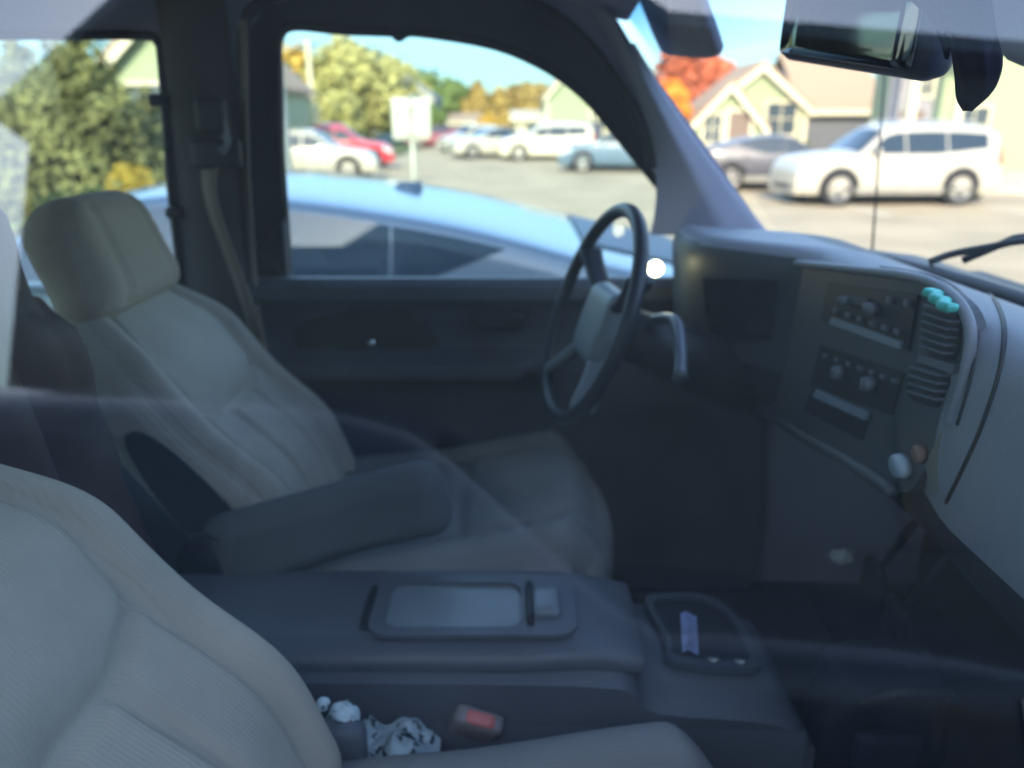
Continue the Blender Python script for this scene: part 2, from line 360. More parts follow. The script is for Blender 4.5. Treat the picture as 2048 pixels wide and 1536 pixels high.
# ---------------------------------------------------------------- trees
def leafmat(name, c, var=.45):
    m = mat(name, c, .8, var=var, scale=1.1, spec=.2)
    return m
barkm = mat('bark', (.09, .07, .05), .95, bump=.6, bscale=25, var=.3)
def tree(name, label, cat, x, y, h, cw, col, n=5000, leaf=.16, trunk=.35, shape='round', z0=.22, group=None, seed=0, gaps=.35):
    rnd = random.Random(seed*31+5); t = thing(name, label, cat, (x, y, 0), group=group)
    bm = BM(); tube(bm, [(0, 0, 0), (.03*h*.1, 0, h*.25), (-.02*h, .02*h, h*.55), (0, 0, h*.85)], [trunk*.5, trunk*.4, trunk*.26, .03], 8)
    lobes = []
    for k in range(14 if shape == 'round' else 34):
        if shape == 'round':
            a = rnd.uniform(0, math.tau); e = rnd.uniform(0, 1)**.8; zz = z0+.18+(1-z0-.25)*e; rr = cw*.32*math.sin(math.pi*min(1, .25+.7*e))*rnd.uniform(.5, 1.15)
            lobes.append((Vector((math.cos(a)*rr, math.sin(a)*rr, zz*h)), cw*rnd.uniform(.16, .27)))
        else:
            e = (k+rnd.random())/34; a = k*2.4; rr = cw*.36*(1-e)**.75*rnd.uniform(.6, 1.1)
            lobes.append((Vector((math.cos(a)*rr, math.sin(a)*rr, (z0+(1-z0-.06)*e)*h)), cw*(.22*(1-e)+.07)*rnd.uniform(.8, 1.2)))
    for c, r in lobes[:10]: tube(bm, [(0, 0, c.z*.55), c*.5+Vector((0, 0, c.z*.32)), c], [trunk*.18, trunk*.1, .015], 6)
    part('trunk', bm, barkm, t)
    bm = BM(); tot = sum(r*r for _, r in lobes)
    for c, r in lobes:
        for _ in range(int(n*r*r/tot)):
            d = Vector((rnd.gauss(0, 1), rnd.gauss(0, 1), rnd.gauss(0, 1))).normalized(); q = c + d*r*(rnd.uniform(.35, 1.08)**.6)*(1+.35*noise.noise((c+d*1.7)*1.3))
            if noise.noise(q*(1.6/max(.6, cw*.3))+Vector((seed, 0, 0))) < -gaps: continue
            s = leaf*rnd.uniform(.6, 1.4); a = (d+Vector((rnd.gauss(0, .5), rnd.gauss(0, .5), rnd.gauss(0, .5)))).normalized().orthogonal().normalized()
            b = d.cross(a).normalized() if d.cross(a).length > .1 else a.orthogonal(); ang = rnd.uniform(0, 3.1)
            a2 = a*math.cos(ang)+b*math.sin(ang)+d*rnd.uniform(-.5, .5); b2 = (b*math.cos(ang)-a*math.sin(ang))
            bm.faces.new([bm.verts.new(q+a2*s), bm.verts.new(q+b2*s*.6), bm.verts.new(q-a2*s), bm.verts.new(q-b2*s*.6)])
    part('crown', bm, col, t, smooth=False); return t
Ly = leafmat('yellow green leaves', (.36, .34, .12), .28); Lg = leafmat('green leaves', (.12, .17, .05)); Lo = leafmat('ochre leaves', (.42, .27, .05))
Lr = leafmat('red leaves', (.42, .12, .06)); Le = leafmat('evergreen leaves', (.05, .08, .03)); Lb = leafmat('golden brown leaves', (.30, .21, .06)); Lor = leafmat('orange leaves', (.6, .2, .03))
G = 'autumn trees behind the car park'
def tr(px, Y, pytop, wpx, col, label, seed, shape='round', n=3600, z0=.1, name='autumn_tree'):
    x = X(px, Y); h = (Z(pytop, Y)-.3)*.9; cw = wpx/1500*Y
    return tree(name, label, 'tree', x, Y, h, cw*1.25, col, n=n, leaf=.0042*Y*1.2, trunk=.4, shape=shape, z0=z0, seed=seed, group=G, gaps=.5)
tr(600, 66, 88, 120, Lo, 'orange topped tree at the left of the driver window', 1)
tr(710, 58, 92, 190, Ly, 'large bright yellow-green tree, the biggest seen in the driver window', 2, n=8000)
tr(560, 62, 150, 160, Lg, 'dull green tree against the left edge of the driver window', 3)
tr(800, 80, 122, 130, Ly, 'yellow-green tree just left of the blue house roof', 4)
tr(655, 50, 175, 120, Ly, 'low yellow-green tree just above the red car', 45)
tr(870, 90, 142, 110, Lg, 'grey-green tree behind the right sign panel', 5)
tr(905, 88, 165, 90, Lg, 'low green tree right of the two signs', 6)
tr(955, 84, 138, 60, Lb, 'slim golden brown tree standing above its neighbours', 7, shape='cone')
tr(1000, 86, 185, 80, Lb, 'broad ochre tree left of the low cream annex', 8)
tr(1065, 90, 184, 130, Lb, 'long brown-topped tree behind the low cream annex', 9)
tr(980, 60, 222, 50, Lo, 'small golden bush behind the parked white cars', 10)
tr(860, 64, 205, 60, Lg, 'dark green tree under the right sign panel', 11)
tr(1420, 52, 92, 80, Lr, 'tall red-orange tree left of the twin gables', 12, n=5000)
tr(1330, 34, 130, 95, Lor, 'vivid orange tree beside the windscreen pillar', 13, n=5000)
tr(1590, 62, 82, 120, Lo, 'golden tree rising over the tan shingle roof', 14, n=5000)
tr(1350, 75, 60, 110, Lr, 'dull red tree high behind the sun visor', 15)
def ev(px, Y, pt, wpx, label, seed, col=Le, n=9000, shape='cone', z0=.02):
    return tree('evergreen_tree', label, 'tree', X(px, Y), Y, Z(pt, Y), wpx/1500*Y*1.2, col, n=n, leaf=.07, trunk=.3, shape=shape, z0=z0, seed=seed, group='evergreens in the side window', gaps=.5)
Le2 = leafmat('evergreen sunlit', (.13, .14, .05), .6)  # lighter copy of the evergreen leaves, sunlight put into the colour
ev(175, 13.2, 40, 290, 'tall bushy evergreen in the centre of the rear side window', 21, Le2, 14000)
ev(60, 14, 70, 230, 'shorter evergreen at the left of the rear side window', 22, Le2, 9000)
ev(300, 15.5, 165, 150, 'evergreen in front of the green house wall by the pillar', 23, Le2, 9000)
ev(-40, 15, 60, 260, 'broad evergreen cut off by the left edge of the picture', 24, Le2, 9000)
def shrub(name, label, cat, px, Y, w, h, col, seed, n=2500, leaf=.05):
    t = thing(name, label, cat, (X(px, Y), Y, 0)); rnd = random.Random(seed); bm = BM()
    for _ in range(n):
        a = rnd.uniform(0, math.tau); e = rnd.uniform(0, 1.45); r = rnd.uniform(.6, 1)
        q = Vector((math.cos(a)*math.cos(e)*w*r, math.sin(a)*math.cos(e)*w*r, math.sin(e)*h*r)); q += q*noise.noise(q*2+Vector((seed, 0, 0)))*.4
        a1 = Vector((rnd.gauss(0, 1), rnd.gauss(0, 1), rnd.gauss(0, 1))).normalized(); b1 = a1.orthogonal().normalized(); s = leaf*rnd.uniform(.6, 1.5)
        bm.faces.new([bm.verts.new(q+a1*s), bm.verts.new(q+b1*s*.6), bm.verts.new(q-a1*s), bm.verts.new(q-b1*s*.6)])
    part('foliage', bm, col, t, smooth=False)
    bm = BM()
    for k in range(5): tube(bm, [(0, 0, 0), (math.cos(k*1.3)*w*.3, math.sin(k*1.3)*w*.3, h*.6)], [.02, .008], 5)
    part('stem', bm, barkm, t)
shrub('dry_grass_clump', 'pale straw-coloured clump of dry grass beside the pillar in the side window', 'plant', 318, 11.5, .62, .55, leafmat('straw', (.62, .50, .26), .2), 3, 3500, .06)
shrub('golden_shrub', 'small shrub with yellow-brown leaves in front of the evergreens', 'shrub', 245, 12, .5, .95, leafmat('golden shrub', (.32, .25, .04)), 4)
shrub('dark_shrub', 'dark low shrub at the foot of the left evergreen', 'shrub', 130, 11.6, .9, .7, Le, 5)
for k, (px, lab) in enumerate(((1475, 'round shrub under the porch gable, behind the dark suv'), (1540, 'round shrub between porch and garage, behind the dark suv'), (1590, 'round shrub below the right rake end of the twin gables'))):
    shrub('round_shrub', lab, 'shrub', px, 37+k*.4, .9, 1.1, Lg, 8+k, 1500, .09)

# ---------------------------------------------------------------- cars
def make_car(name, label, cat, loc, rz, L, W, H, paint, kind='suv', zoff=0, rim=rimm, group=None, detail=True, wm=None):
    """front points to local +X; origin on the ground under the centre"""
    wm = wm or wglass; rglass = MATS['car window'] if not name.startswith('silver') else mat('sedan rear glass', (.12, .15, .19), .5, spec=.3)
    t = thing(name, label, cat, (loc[0], loc[1], zoff), rz, group)
    hW, hL = W/2, L/2; wr = .34 if kind != 'suv' else .365
    if kind == 'suv':
        prof = [(-1, .62), (-.99, .82), (-.97, 1.08), (-.93, 1.50), (-.88, 1.63), (-.6, 1.69), (-.3, 1.71), (0, 1.695), (.12, 1.66), (.22, 1.56), (.43, 1.16), (.52, 1.125), (.75, 1.075), (.9, 1.0), (.975, .86), (1, .6)]; belt = 1.06
    elif kind == 'sedan':
        prof = [(-1, .6), (-.98, .85), (-.96, 1.02), (-.88, 1.10), (-.78, 1.15), (-.66, 1.215), (-.54, 1.29), (-.42, 1.35), (-.25, 1.41), (-.1, 1.44), (.03, 1.42), (.14, 1.355), (.38, 1.04), (.55, .96), (.75, .90), (.9, .82), (.97, .7), (1, .5)]; belt = .95
    elif kind == 'hatch':
        prof = [(-1, .6), (-.985, .85), (-.93, 1.1), (-.8, 1.38), (-.6, 1.5), (-.2, 1.56), (.05, 1.55), (.18, 1.47), (.44, 1.06), (.6, .98), (.8, .92), (.93, .8), (.98, .68), (1, .5)]; belt = .98
    else:  # pickup / van
        prof = [(-1, .9), (-.99, 1.1), (-.97, 1.12), (-.35, 1.13), (-.3, 1.2), (-.25, 1.72), (-.2, 1.8), (.1, 1.82), (.2, 1.75), (.36, 1.25), (.45, 1.18), (.8, 1.1), (.95, 1.0), (.99, .8), (1, .6)]; belt = 1.15
    sc = H/max(p[1] for p in prof)
    P = [(x*hL, z*sc) for x, z in prof]; belt *= sc
    cr = crom([Vector((a, b)) for a, b in P], 8)
    def zt(x):
        for i in range(len(cr)-1):
            if cr[i].x <= x <= cr[i+1].x or (i == len(cr)-2 and x > cr[i+1].x) or (i == 0 and x < cr[0].x):
                a, b = cr[i], cr[i+1]; k = 0 if b.x-a.x < 1e-6 else max(0, min(1, (x-a.x)/(b.x-a.x))); return a.y+(b.y-a.y)*k
        return cr[-1].y
    zb = .24*sc
    def Wd(x): return hW*(1-.16*max(0, (abs(x/hL)-.62)/.38)**2.4-.05*max(0, (abs(x/hL)-.2))**2)
    def hw(x, z):
        w0 = Wd(x)
        if z < .45*sc: g = 1-.10*((.45*sc-z)/(.25*sc))**2
        elif z < belt: g = 1-.045*((z-.45*sc)/(belt-.45*sc))**1.8
        else: g = .955-.42*(z-belt)
        return w0*g
    def hh_(x): return (.10*sc+.05*sc*max(0, (zt(x)-belt)/(H-belt))) if kind != 'sedan' else .05
    def side(x, z, off=0):
        z1 = zt(x); h = hh_(x); z0 = z1-h; y = hw(x, min(z, z1))
        if z > z0: y *= max(0, 1-((z-z0)/h)**2)**.5
        return y+off
    def top(x, y, off=0):
        h = hh_(x); z0 = zt(x)-h; k = min(1, abs(y)/max(.05, hw(x, z0+h*.5))); return z0+h*(1-k*k)**.5+off
    nx, nq = (84, 26) if detail else (44, 16)
    bm = BM(); rows = []
    for i in range(nx+1):
        x = -hL+L*i/nx
        if i == 0: x += .005
        if i == nx: x -= .005
        sec = []; z1 = zt(x); h = hh_(x); z0 = z1-h
        for j in range(nq+1):
            q = j/nq
            if q < .62: z = zb+(z0-zb)*q/.62; y = hw(x, z)
            else: a = (q-.62)/.38*math.pi/2; z = z0+h*math.sin(a); y = hw(x, z)*math.cos(a)
            sec.append((y, z))
        row = [bm.verts.new((x, -y, z)) for y, z in sec] + [bm.verts.new((x, y, z)) for y, z in reversed(sec[:-1])]
        rows.append(row)
    for i in range(nx):
        for j in range(len(rows[0])-1): bm.faces.new((rows[i][j], rows[i+1][j], rows[i+1][j+1], rows[i][j+1]))
    for r in (rows[0], rows[-1]): bm.faces.new(r)
    bmesh.ops.remove_doubles(bm, verts=bm.verts[:], dist=.0005)
    body = part('body', bm, paint, t, angle=55)
    def sidepanel(nm, xs, lo, hi, m, par, off=.006, sides=(-1, 1), nz=6, thick=.01):
        for s in sides:
            b = BM(); n = len(xs)
            V = []
            for x in xs:
                a, c = lo(x), hi(x); V.append([b.verts.new((x, s*side(x, a+(c-a)*k/nz, off), a+(c-a)*k/nz)) for k in range(nz+1)])
            for i in range(n-1):
                for k in range(nz):
                    try: b.faces.new((V[i][k], V[i+1][k], V[i+1][k+1], V[i][k+1]))
                    except ValueError: pass
            part(nm, b, m, par, smooth=True)
    def lin(a, b, n): return [a+(b-a)*i/n for i in range(n+1)]
    def zr(x): return zt(x)-hh_(x)*.92-(.02 if kind != 'sedan' else -.015)
    # side glass
    if kind == 'suv': segs = [(-.80, -.405), (-.39, -.005), (.01, .34)]
    elif kind == 'sedan': segs = [(-.535, -.370), (-.366, .0), (.01, .28)]
    elif kind == 'hatch': segs = [(-.72, -.40), (-.38, -.02), (.0, .36)]
    else: segs = [(-.24, -.05), (-.03, .3)]
    for k, (a, b) in enumerate(segs):
        lo = (lambda x: belt+.015*sc+max(0, (-x/hL-.3))*.22*sc) if kind != 'sedan' else (lambda x: belt+.02+max(0, (-x/hL-.2))**1.2*.95*sc)
        xs = lin(a*hL, b*hL, 16)
        sidepanel('side_window', xs, lo, lambda x, lo=lo: max(lo(x)+.004, zr(x)-.035), wm, body)
    def toppanel(nm, x0, x1, frac, m, par, off=.006, n=10):
        b = BM()
        def f(i, j):
            x = x0+(x1-x0)*i; y = (2*j-1)*hw(x, zt(x)-hh_(x)*.5)*frac; return Vector((x, y, top(x, y, off)))
        grid(b, n, 12, f); part(nm, b, m, par)
    pr = {'suv': (.215, .44), 'sedan': (.14, .38), 'hatch': (.17, .43), 'pickup': (.19, .35)}[kind]
    toppanel('windscreen', pr[0]*hL, pr[1]*hL, .9, wm, body, .008)
    if kind == 'sedan': toppanel('rear_window', -.86*hL, -.66*hL, .62, rglass, body, .008)
    if kind in ('suv', 'hatch'): toppanel('rear_window', -.955*hL if kind == 'suv' else -.92*hL, -.89*hL if kind == 'suv' else -.8*hL, .86, wm, body, .008, 6)
    # wheels
    xw = (.605*hL, -.565*hL) if kind != 'pickup' else (.62*hL, -.6*hL)
    for x in xw:
        for s in (-1, 1):
            yo = hw(x, .45*sc)
            b = BM(); r = wr*1.17; n = 28; c0 = b.verts.new((x, s*(side(x, wr)+.007), wr+.01)); ring = []
            for k in range(n+1):
                a = math.pi*(-.12)+math.pi*1.24*k/n; zz = max(zb+.002, wr+.01+r*math.sin(a)); xx = x+r*math.cos(a)
                ring.append(b.verts.new((xx, s*(side(xx, zz)+.007), zz)))
            for k in range(n): b.faces.new((c0, ring[k], ring[k+1]))
            part('wheel_arch', b, well, body)
            b = BM(); 
            pr_ = [(wr*.66, .0), (wr*.72, .004), (wr*.95, .004), (wr, -.02), (wr, -.19), (wr*.9, -.21)]; n = 36; rg = []
            for rr, dy in pr_: rg.append([b.verts.new((x+rr*math.cos(k/n*math.tau), s*(yo+.02+dy), wr+rr*math.sin(k/n*math.tau))) for k in range(n)])
            for q in range(len(rg)-1):
                for k in range(n): b.faces.new((rg[q][k], rg[q][(k+1) % n], rg[q+1][(k+1) % n], rg[q+1][k]))
            tw = part('wheel', b, tyre, t)
            b = BM(); cyl(b, (x, s*(yo-.02), wr), (x, s*(yo+.012), wr), wr*.16, n=14)
            for q in range(5):
                a = q/5*math.tau+.3; M = Matrix.Rotation(-a, 3, 'Y'); c = Vector((x, s*(yo+.004), wr))+M @ Vector((wr*.38, 0, 0))
                for da in (-.13, .13):
                    M = Matrix.Rotation(-a-da, 3, 'Y'); c = Vector((x, s*(yo+.002), wr))+M @ Vector((wr*.38, 0, 0)); box(b, c, (wr*.27, .012, wr*.035), rot=M)
            n = 30; rA = []
            for rr, dy in ((wr*.68, .016), (wr*.62, .012), (wr*.58, -.05)): rA.append([b.verts.new((x+rr*math.cos(k/n*math.tau), s*(yo+dy), wr+rr*math.sin(k/n*math.tau))) for k in range(n)])
            for q in range(2):
                for k in range(n): b.faces.new((rA[q][k], rA[q][(k+1) % n], rA[q+1][(k+1) % n], rA[q+1][k]))
            part('rim', b, rim, tw, smooth=False)
            b = BM(); cyl(b, (x, s*(yo-.07), wr), (x, s*(yo-.055), wr), wr*.62, n=24); part('brake_disc', b, well, tw)
    # lights, grille, plates, mirrors, trim
    for s in (-1, 1):
        b = BM()
        def f(i, j): xx = hL*(.80+.165*i); zz = (zt(xx)-hh_(xx)*.95)-.02-.17*sc*(1-.35*(1-i))*j; return Vector((xx, s*side(xx, zz, .008), zz))
        grid(b, 10, 4, f); part('headlight', b, clearl, t)
        b = BM()
        zt0, zt1 = (.85*sc, 1.25*sc) if kind == 'suv' else ((.68*sc, .86*sc) if kind != 'pickup' else (.75, 1.08))
        def f(i, j): xx = -hL*(.985-.06*i); zz = zt0+(min(zt1, zt(xx)-.03)-zt0)*j; return Vector((xx, s*side(xx, zz, .008), zz))
        grid(b, 5, 5, f); part('taillight', b, redl, t)
        b = BM(); rbox(b, (.30*hL, s*(hw(.3*hL, belt)+.10), belt+.07), (.05, .10, .07), .04, 4); part('mirror', b, paint, t)
        if detail:
            for xd in ((-.0, -.40) if kind != 'pickup' else (.02,)):
                b = BM(); z = belt-.12*sc; rbox(b, (xd*hL+.10-.1, s*(side(xd*hL, z)+.012), z), (.09, .018, .016), .012, 3); part('door_handle', b, paint, t)
            for xd in (.36, -.02, -.41) if kind != 'pickup' else (.33, -.27):
                b = BM(); zl = zb+.1
                def f(i, j): xx = xd*hL+(i-.5)*.012; zz = zl+(belt-zl)*j; return Vector((xx, s*side(xx, zz, .0045), zz))
                grid(b, 1, 10, f); part('door_gap', b, well, t)
            b = BM()
            def f(i, j): xx = hL*(-.43+.90*i); zz = zb+.0+.16*sc*j; return Vector((xx, s*side(xx, zz, .010), zz))
            grid(b, 20, 3, f); part('rocker_trim', b, mat('grey cladding', (.3, .3, .28), .6), t)
            if kind == 'suv':
                b = BM(); tube(b, [(-.7*hL, s*hW*.66, H-.05), (-.66*hL, s*hW*.67, H+.015), (-.3*hL, s*hW*.67, H+.035), (0, s*hW*.67, H+.02), (.08*hL, s*hW*.66, H-.04)], .018, 6); part('roof_rail', b, rimm, t)
    b = BM(); xg = hL*.985; rbox(b, (hL*.955, 0, .68*sc), (.075, hW*.36, .055*sc), .03, 4); part('grille', b, well, t)
    b = BM(); rbox(b, (hL*.965, 0, .38*sc), (.085, hW*.55, .07*sc), .04, 5); part('lower_grille', b, mat('dark grille', (.05, .05, .05), .6), t)
    b = BM(); box(b, (-hL*.995, 0, .72*sc), (.02, .16, .055)); part('licence_plate', b, lightpl, t, smooth=False)
    b = BM(); box(b, (0, 0, .2), (hL*.86, hW*.72, .1)); part('underbody', b, well, t, smooth=False)
    return t
white = mat('white paint', (.44, .42, .35), .35, var=.02, coat=.6, scale=2)
silver = mat('silver paint', (.17, .21, .25), .3, .2, var=.02, coat=.7, scale=2)
redp = mat('red paint', (.5, .03, .05), .3, var=.04, coat=.6); darkblue = mat('dark blue paint', (.05, .08, .13), .3, var=.04, coat=.6)
greyp = mat('charcoal paint', (.06, .06, .075), .35, var=.04, coat=.5); champ = mat('champagne paint', (.62, .58, .45), .3, var=.02, coat=.5); bluep = mat('blue grey paint', (.10, .16, .22), .3, var=.03, coat=.5)
burg = mat('burgundy paint', (.22, .03, .05), .35, var=.04, coat=.5)
# near silver sedan in the next bay, front to the left
sed = make_car('silver_sedan', 'silver-blue sedan parked in the next bay beyond the driver door', 'car', (-1.35, 3.50), R(180), 4.95, 1.84, 1.465, silver, 'sedan', wm=glass('sedan glass', (.42, .50, .55), .9))
p = Vector((1.0, 0, 1.43))
bm = BM(); plate(bm, [(-.95, -.02, 1.36), (-.78, -.02, 1.38), (-.84, -.02, 1.425), (-.94, -.02, 1.43)], [], (0, .04, 0)); part('antenna_fin', bm, bluep, sed)
# sedan interior, seen through its glass
for (x, y) in ((.25, -.38), (.25, .38), (-.75, -.38), (-.75, .38)):
    bm = BM(); rbox(bm, (x-.25, y, .72), (.1, .24, .34), .07, 6, rot=Matrix.Rotation(R(-14), 3, 'Y')); rbox(bm, (x-.36, y, 1.12), (.05, .12, .08), .045, 5); part('seat', bm, mat('sedan seat', (.3, .29, .24), .9), sed)

def at(px, py, Zg=0): p = onZ(px, py, Zg); return (p.x, p.y)
a = at(1775, 413)
make_car('white_suv', 'white suv with silver wheels and bright headlight, nearest car beyond the windscreen', 'car', (a[0]+.22, a[1]+.95), R(180+3), 4.5, 1.84, 1.70, white, 'suv')
a = at(1560, 386)
make_car('dark_sedan', 'charcoal car parked behind the white suv beside the porch house', 'car', (a[0]+.2, a[1]+1.2), R(-6), 4.5, 1.8, 1.40, greyp, 'sedan')
a = at(640, 362)
make_car('white_hatchback', 'white hatchback cut off by the left side of the driver window', 'car', (a[0]-.55, a[1]+1.0), R(4), 4.4, 1.8, 1.52, white, 'hatch')
a = at(690, 340)
make_car('red_car', 'bright red hatchback parked behind the white hatchback', 'car', (a[0]-.5, a[1]+1.2), R(8), 4.4, 1.8, 1.66, redp, 'hatch')
GP = 'cars parked in the far row'
def far(px, py, L, H, paint, kind, rz, nm, lab, W=1.8):
    a = at(px, py); return make_car(nm, lab, 'car', (a[0], a[1]+1), R(rz), L, W, H, paint, kind, group=GP, detail=False)
far(1095, 322, 4.5, 1.72, champ, 'suv', 182, 'cream_suv', 'cream suv side-on in front of the narrow green gable')
far(1245, 345, 4.5, 1.5, bluep, 'sedan', 176, 'blue_sedan', 'blue-grey sedan half behind the windscreen pillar')
far(1168, 318, 4.6, 1.75, greyp, 'pickup', 100, 'dark_pickup', 'dark pickup with red tail light between the cream suv and blue sedan')
far(985, 318, 4.4, 1.5, white, 'sedan', 200, 'white_sedan', 'white sedan angled beside the blue bin')
far(945, 306, 4.4, 1.6, white, 'hatch', 215, 'white_wagon', 'white wagon furthest left of the pale parked cars')
far(872, 296, 4.4, 1.5, burg, 'sedan', 190, 'burgundy_sedan', 'burgundy sedan seen just right of the sign post')
far(720, 283, 4.6, 1.7, darkblue, 'suv', 10, 'dark_blue_suv', 'dark blue suv far off above the red car')

# ---------------------------------------------------------------- signs, poles, bin
signw = mat('sign white', (.50, .53, .45), .5, var=.04); polem = mat('galvanised', (.42, .44, .36), .5, .4, var=.1)
Ys = 9.0
sg = thing('parking_sign', 'pair of white rounded sign panels on one thin post beyond the sedan roof', 'sign', (X(823, Ys), Ys, 0))
sx = X(823, Ys); zt_, zb_ = Z(196, Ys), Z(280, Ys)
bm = BM(); cyl(bm, (0, .03, 0), (0, .03, zt_+.03), .028, n=10); part('post', bm, polem, sg)
for (a, b) in ((785, 819), (828, 861)):
    x0, x1 = X(a, Ys)-sx, X(b, Ys)-sx; bm = BM(); rbox(bm, ((x0+x1)/2, -.01 if a < 800 else -.008, (zt_+zb_)/2), ((x1-x0)/2, .006, (zt_-zb_)/2), .005, 3)
    part('sign_panel', bm, signw, sg)
    # the dull bolts
for z in (zt_-.08, zb_+.08):
    bm = BM(); box(bm, (0, -.022, z), (.05, .008, .02)); part('bracket', bm, polem, sg, smooth=False)
Yp = 40
up = thing('utility_pole', 'tall thin pale pole in front of the yellow-green tree', 'pole', (X(628, Yp), Yp, 0))
bm = BM(); cyl(bm, (0, 0, 0), (0, 0, Z(80, Yp)), .14, .10, 12); part('pole', bm, mat('pale pole', (.55, .52, .35), .7), up)
bm = BM(); cyl(bm, (-.5, 0, Z(90, Yp)), (.5, 0, Z(90, Yp)), .05, n=8); part('crossarm', bm, barkm, up)
Yb = 30
bs = thing('roadside_sign', 'cream rounded sign with pinkish cap just above the white hatchback', 'sign', (X(617, Yb), Yb, 0))
bm = BM(); cyl(bm, (0, .1, 0), (0, .1, Z(230, Yb)), .05, n=8); part('post', bm, polem, bs)
bm = BM(); rbox(bm, (.05, 0, (Z(208, Yb)+Z(266, Yb))/2), (.40, .05, (Z(208, Yb)-Z(266, Yb))/2), .05, 8, deform=lambda u, p: Vector((p.x*(1-.35*max(0, -u.z)**2), p.y, p.z))); part('panel', bm, mat('cream sign', (.75, .66, .38), .6, var=.1), bs)
bm = BM(); rbox(bm, (-.12, 0, Z(200, Yb)), (.38, .07, .13), .06, 5); part('cap', bm, mat('pink cap', (.5, .36, .24), .7), bs)
pv = thing('edge_reflection_post', 'pale blue-grey post standing in for the reflection along the left edge of the driver window', 'pole', (X(566, 14), 14, 0))  # added post in place of the pale reflection along the glass edge
bm = BM(); cyl(bm, (0, 0, .3), (0, 0, 6.5), .10, .08, 14); part('pole', bm, mat('blue grey edge reflection', (.34, .42, .46), .6), pv)
bm = BM(); cyl(bm, (0, 0, 0), (0, 0, .3), .2, n=16); part('base', bm, MATS['concrete'], pv)
a = at(1022, 318); bn = thing('recycling_bin', 'small bright blue bin between the white sedan and the cream suv', 'bin', (a[0], a[1], 0))
bluebin = mat('blue bin', (.03, .07, .55), .5)
bm = BM(); rbox(bm, (0, 0, .5), (.27, .27, .48), .04, 4, deform=lambda u, p: Vector((p.x*(.86+.14*u.z), p.y*(.86+.14*u.z), p.z))); part('body', bm, bluebin, bn)
bm = BM(); rbox(bm, (0, 0, 1.02), (.31, .33, .04), .03, 4); part('lid', bm, bluebin, bn)
# ================================================================ THE TRUCK (cab interior seen through the passenger glass)
tk = thing('pickup_truck', 'pickup truck whose grey cloth cab interior fills the picture, seen through its passenger window', 'pickup truck', (0, .9, 0))
YD = 1.60                                             # inner face of the driver side wall
WHITE = None
def pp(bm, pts, holes, th): plate(bm, pts, holes, th)
def sheet(bm, pts):
    vs = [bm.verts.new(p) for p in pts]
    for t in tessellate_polygon([pts]): bm.faces.new([vs[i] for i in t])
def oy(lst, Y): return [onY(x, y, Y) for x, y in lst]

# driver side wall: trim with openings for door and rear quarter window
door_arch = [(492, 640), (490, 300), (486, 60), (520, 10), (620, -25), (800, -35), (960, -22), (1060, 8), (1135, 52), (1200, 120), (1262, 215), (1292, 275), (1300, 330), (1385, 440), (1460, 560), (1500, 700), (1440, 960), (700, 1000), (560, 1000)]
quarter = crom(oy([(-250, 200), (-262, 100), (-240, 76), (-100, 72), (150, 71), (290, 72), (316, 84), (324, 110), (334, 240), (346, 400), (362, 540), (362, 640), (340, 665), (100, 672), (-150, 672), (-235, 640)], YD), 4, True)
zc = 1.955
bm = BM()
outer = [Vector((-1.55, YD, .55)), Vector((1.0, YD, .55)), Vector((1.0, YD, 1.30)), onY(1532, 463, YD), onY(1400, 275, YD), onY(1262, 85, YD), onY(1235, 40, YD), Vector((.10, YD, zc)), Vector((-1.55, YD, zc))]
pp(bm, outer, [oy(door_arch, YD), quarter], (0, .03, 0))
part_ = link('side_trim', bm, trimm, tk, smooth=False)
# dark door frame with the window opening
win = oy([(574, 562), (565, 430), (556, 300), (552, 130)], YD+.035) + crom(oy([(552, 130), (552, 82), (566, 57), (600, 50), (680, 58), (780, 62), (790, 66), (797, 72), (806, 66), (830, 62), (930, 76), (1000, 92), (1060, 116), (1120, 150), (1180, 200), (1240, 272), (1310, 358), (1372, 430), (1380, 450), (1400, 480)], YD+.035), 3)[1:] + oy([(1440, 562)], YD+.035)
bm = BM()
dout = [Vector((onY(470, 600, YD+.035).x, YD+.035, .62)), onY(470, 600, YD+.035), onY(462, 20, YD+.035), onY(520, -50, YD+.035), onY(1060, -60, YD+.035), onY(1200, 40, YD+.035), onY(1310, 200, YD+.035), onY(1330, 330, YD+.035), onY(1480, 520, YD+.035), Vector((onY(1500, 600, YD+.035).x+.1, YD+.035, 1.2)), Vector((onY(1500, 600, YD+.035).x+.1, YD+.035, .62))]
pp(bm, dout, [win], (0, .05, 0))
door = link('door', bm, mat('door frame', (.03, .036, .045), .7, var=.2), tk, smooth=False)
bm = BM(); tube(bm, crom([p+Vector((0, .005, 0)) for p in win], 2, True), .011, 8, True); link('window_seal', bm, black, door)
# greyish arch seal
bm = BM(); tube(bm, crom(oy([(492, 640), (489, 300), (487, 70), (520, 8), (620, -28), (800, -36), (960, -24), (1060, 6), (1135, 50), (1200, 118), (1262, 213), (1294, 278), (1304, 335)], YD-.004), 4), .012, 8); link('door_seal', bm, black, tk)
# driver glass
gd = glass('side glass', (.80, .90, .90), .8)
bm = BM(); sheet(bm, [p+Vector((0, .03, 0)) for p in win]); link('window_glass', bm, gd, door, smooth=False)
bm = BM(); sheet(bm, [p+Vector((0, .012, 0)) for p in quarter]); link('quarter_glass', bm, gd, tk, smooth=False)
bm = BM(); tube(bm, [p+Vector((0, -.004, 0)) for p in quarter], .009, 8, True); link('quarter_seal', bm, black, tk)
# quarter latch knobs
for (x, y) in ((318, 200), (350, 425)):
    bm = BM(); p = onY(x, y, YD-.02); rbox(bm, p, (.016, .018, .012), .008, 4); link('window_latch', bm, black, tk)
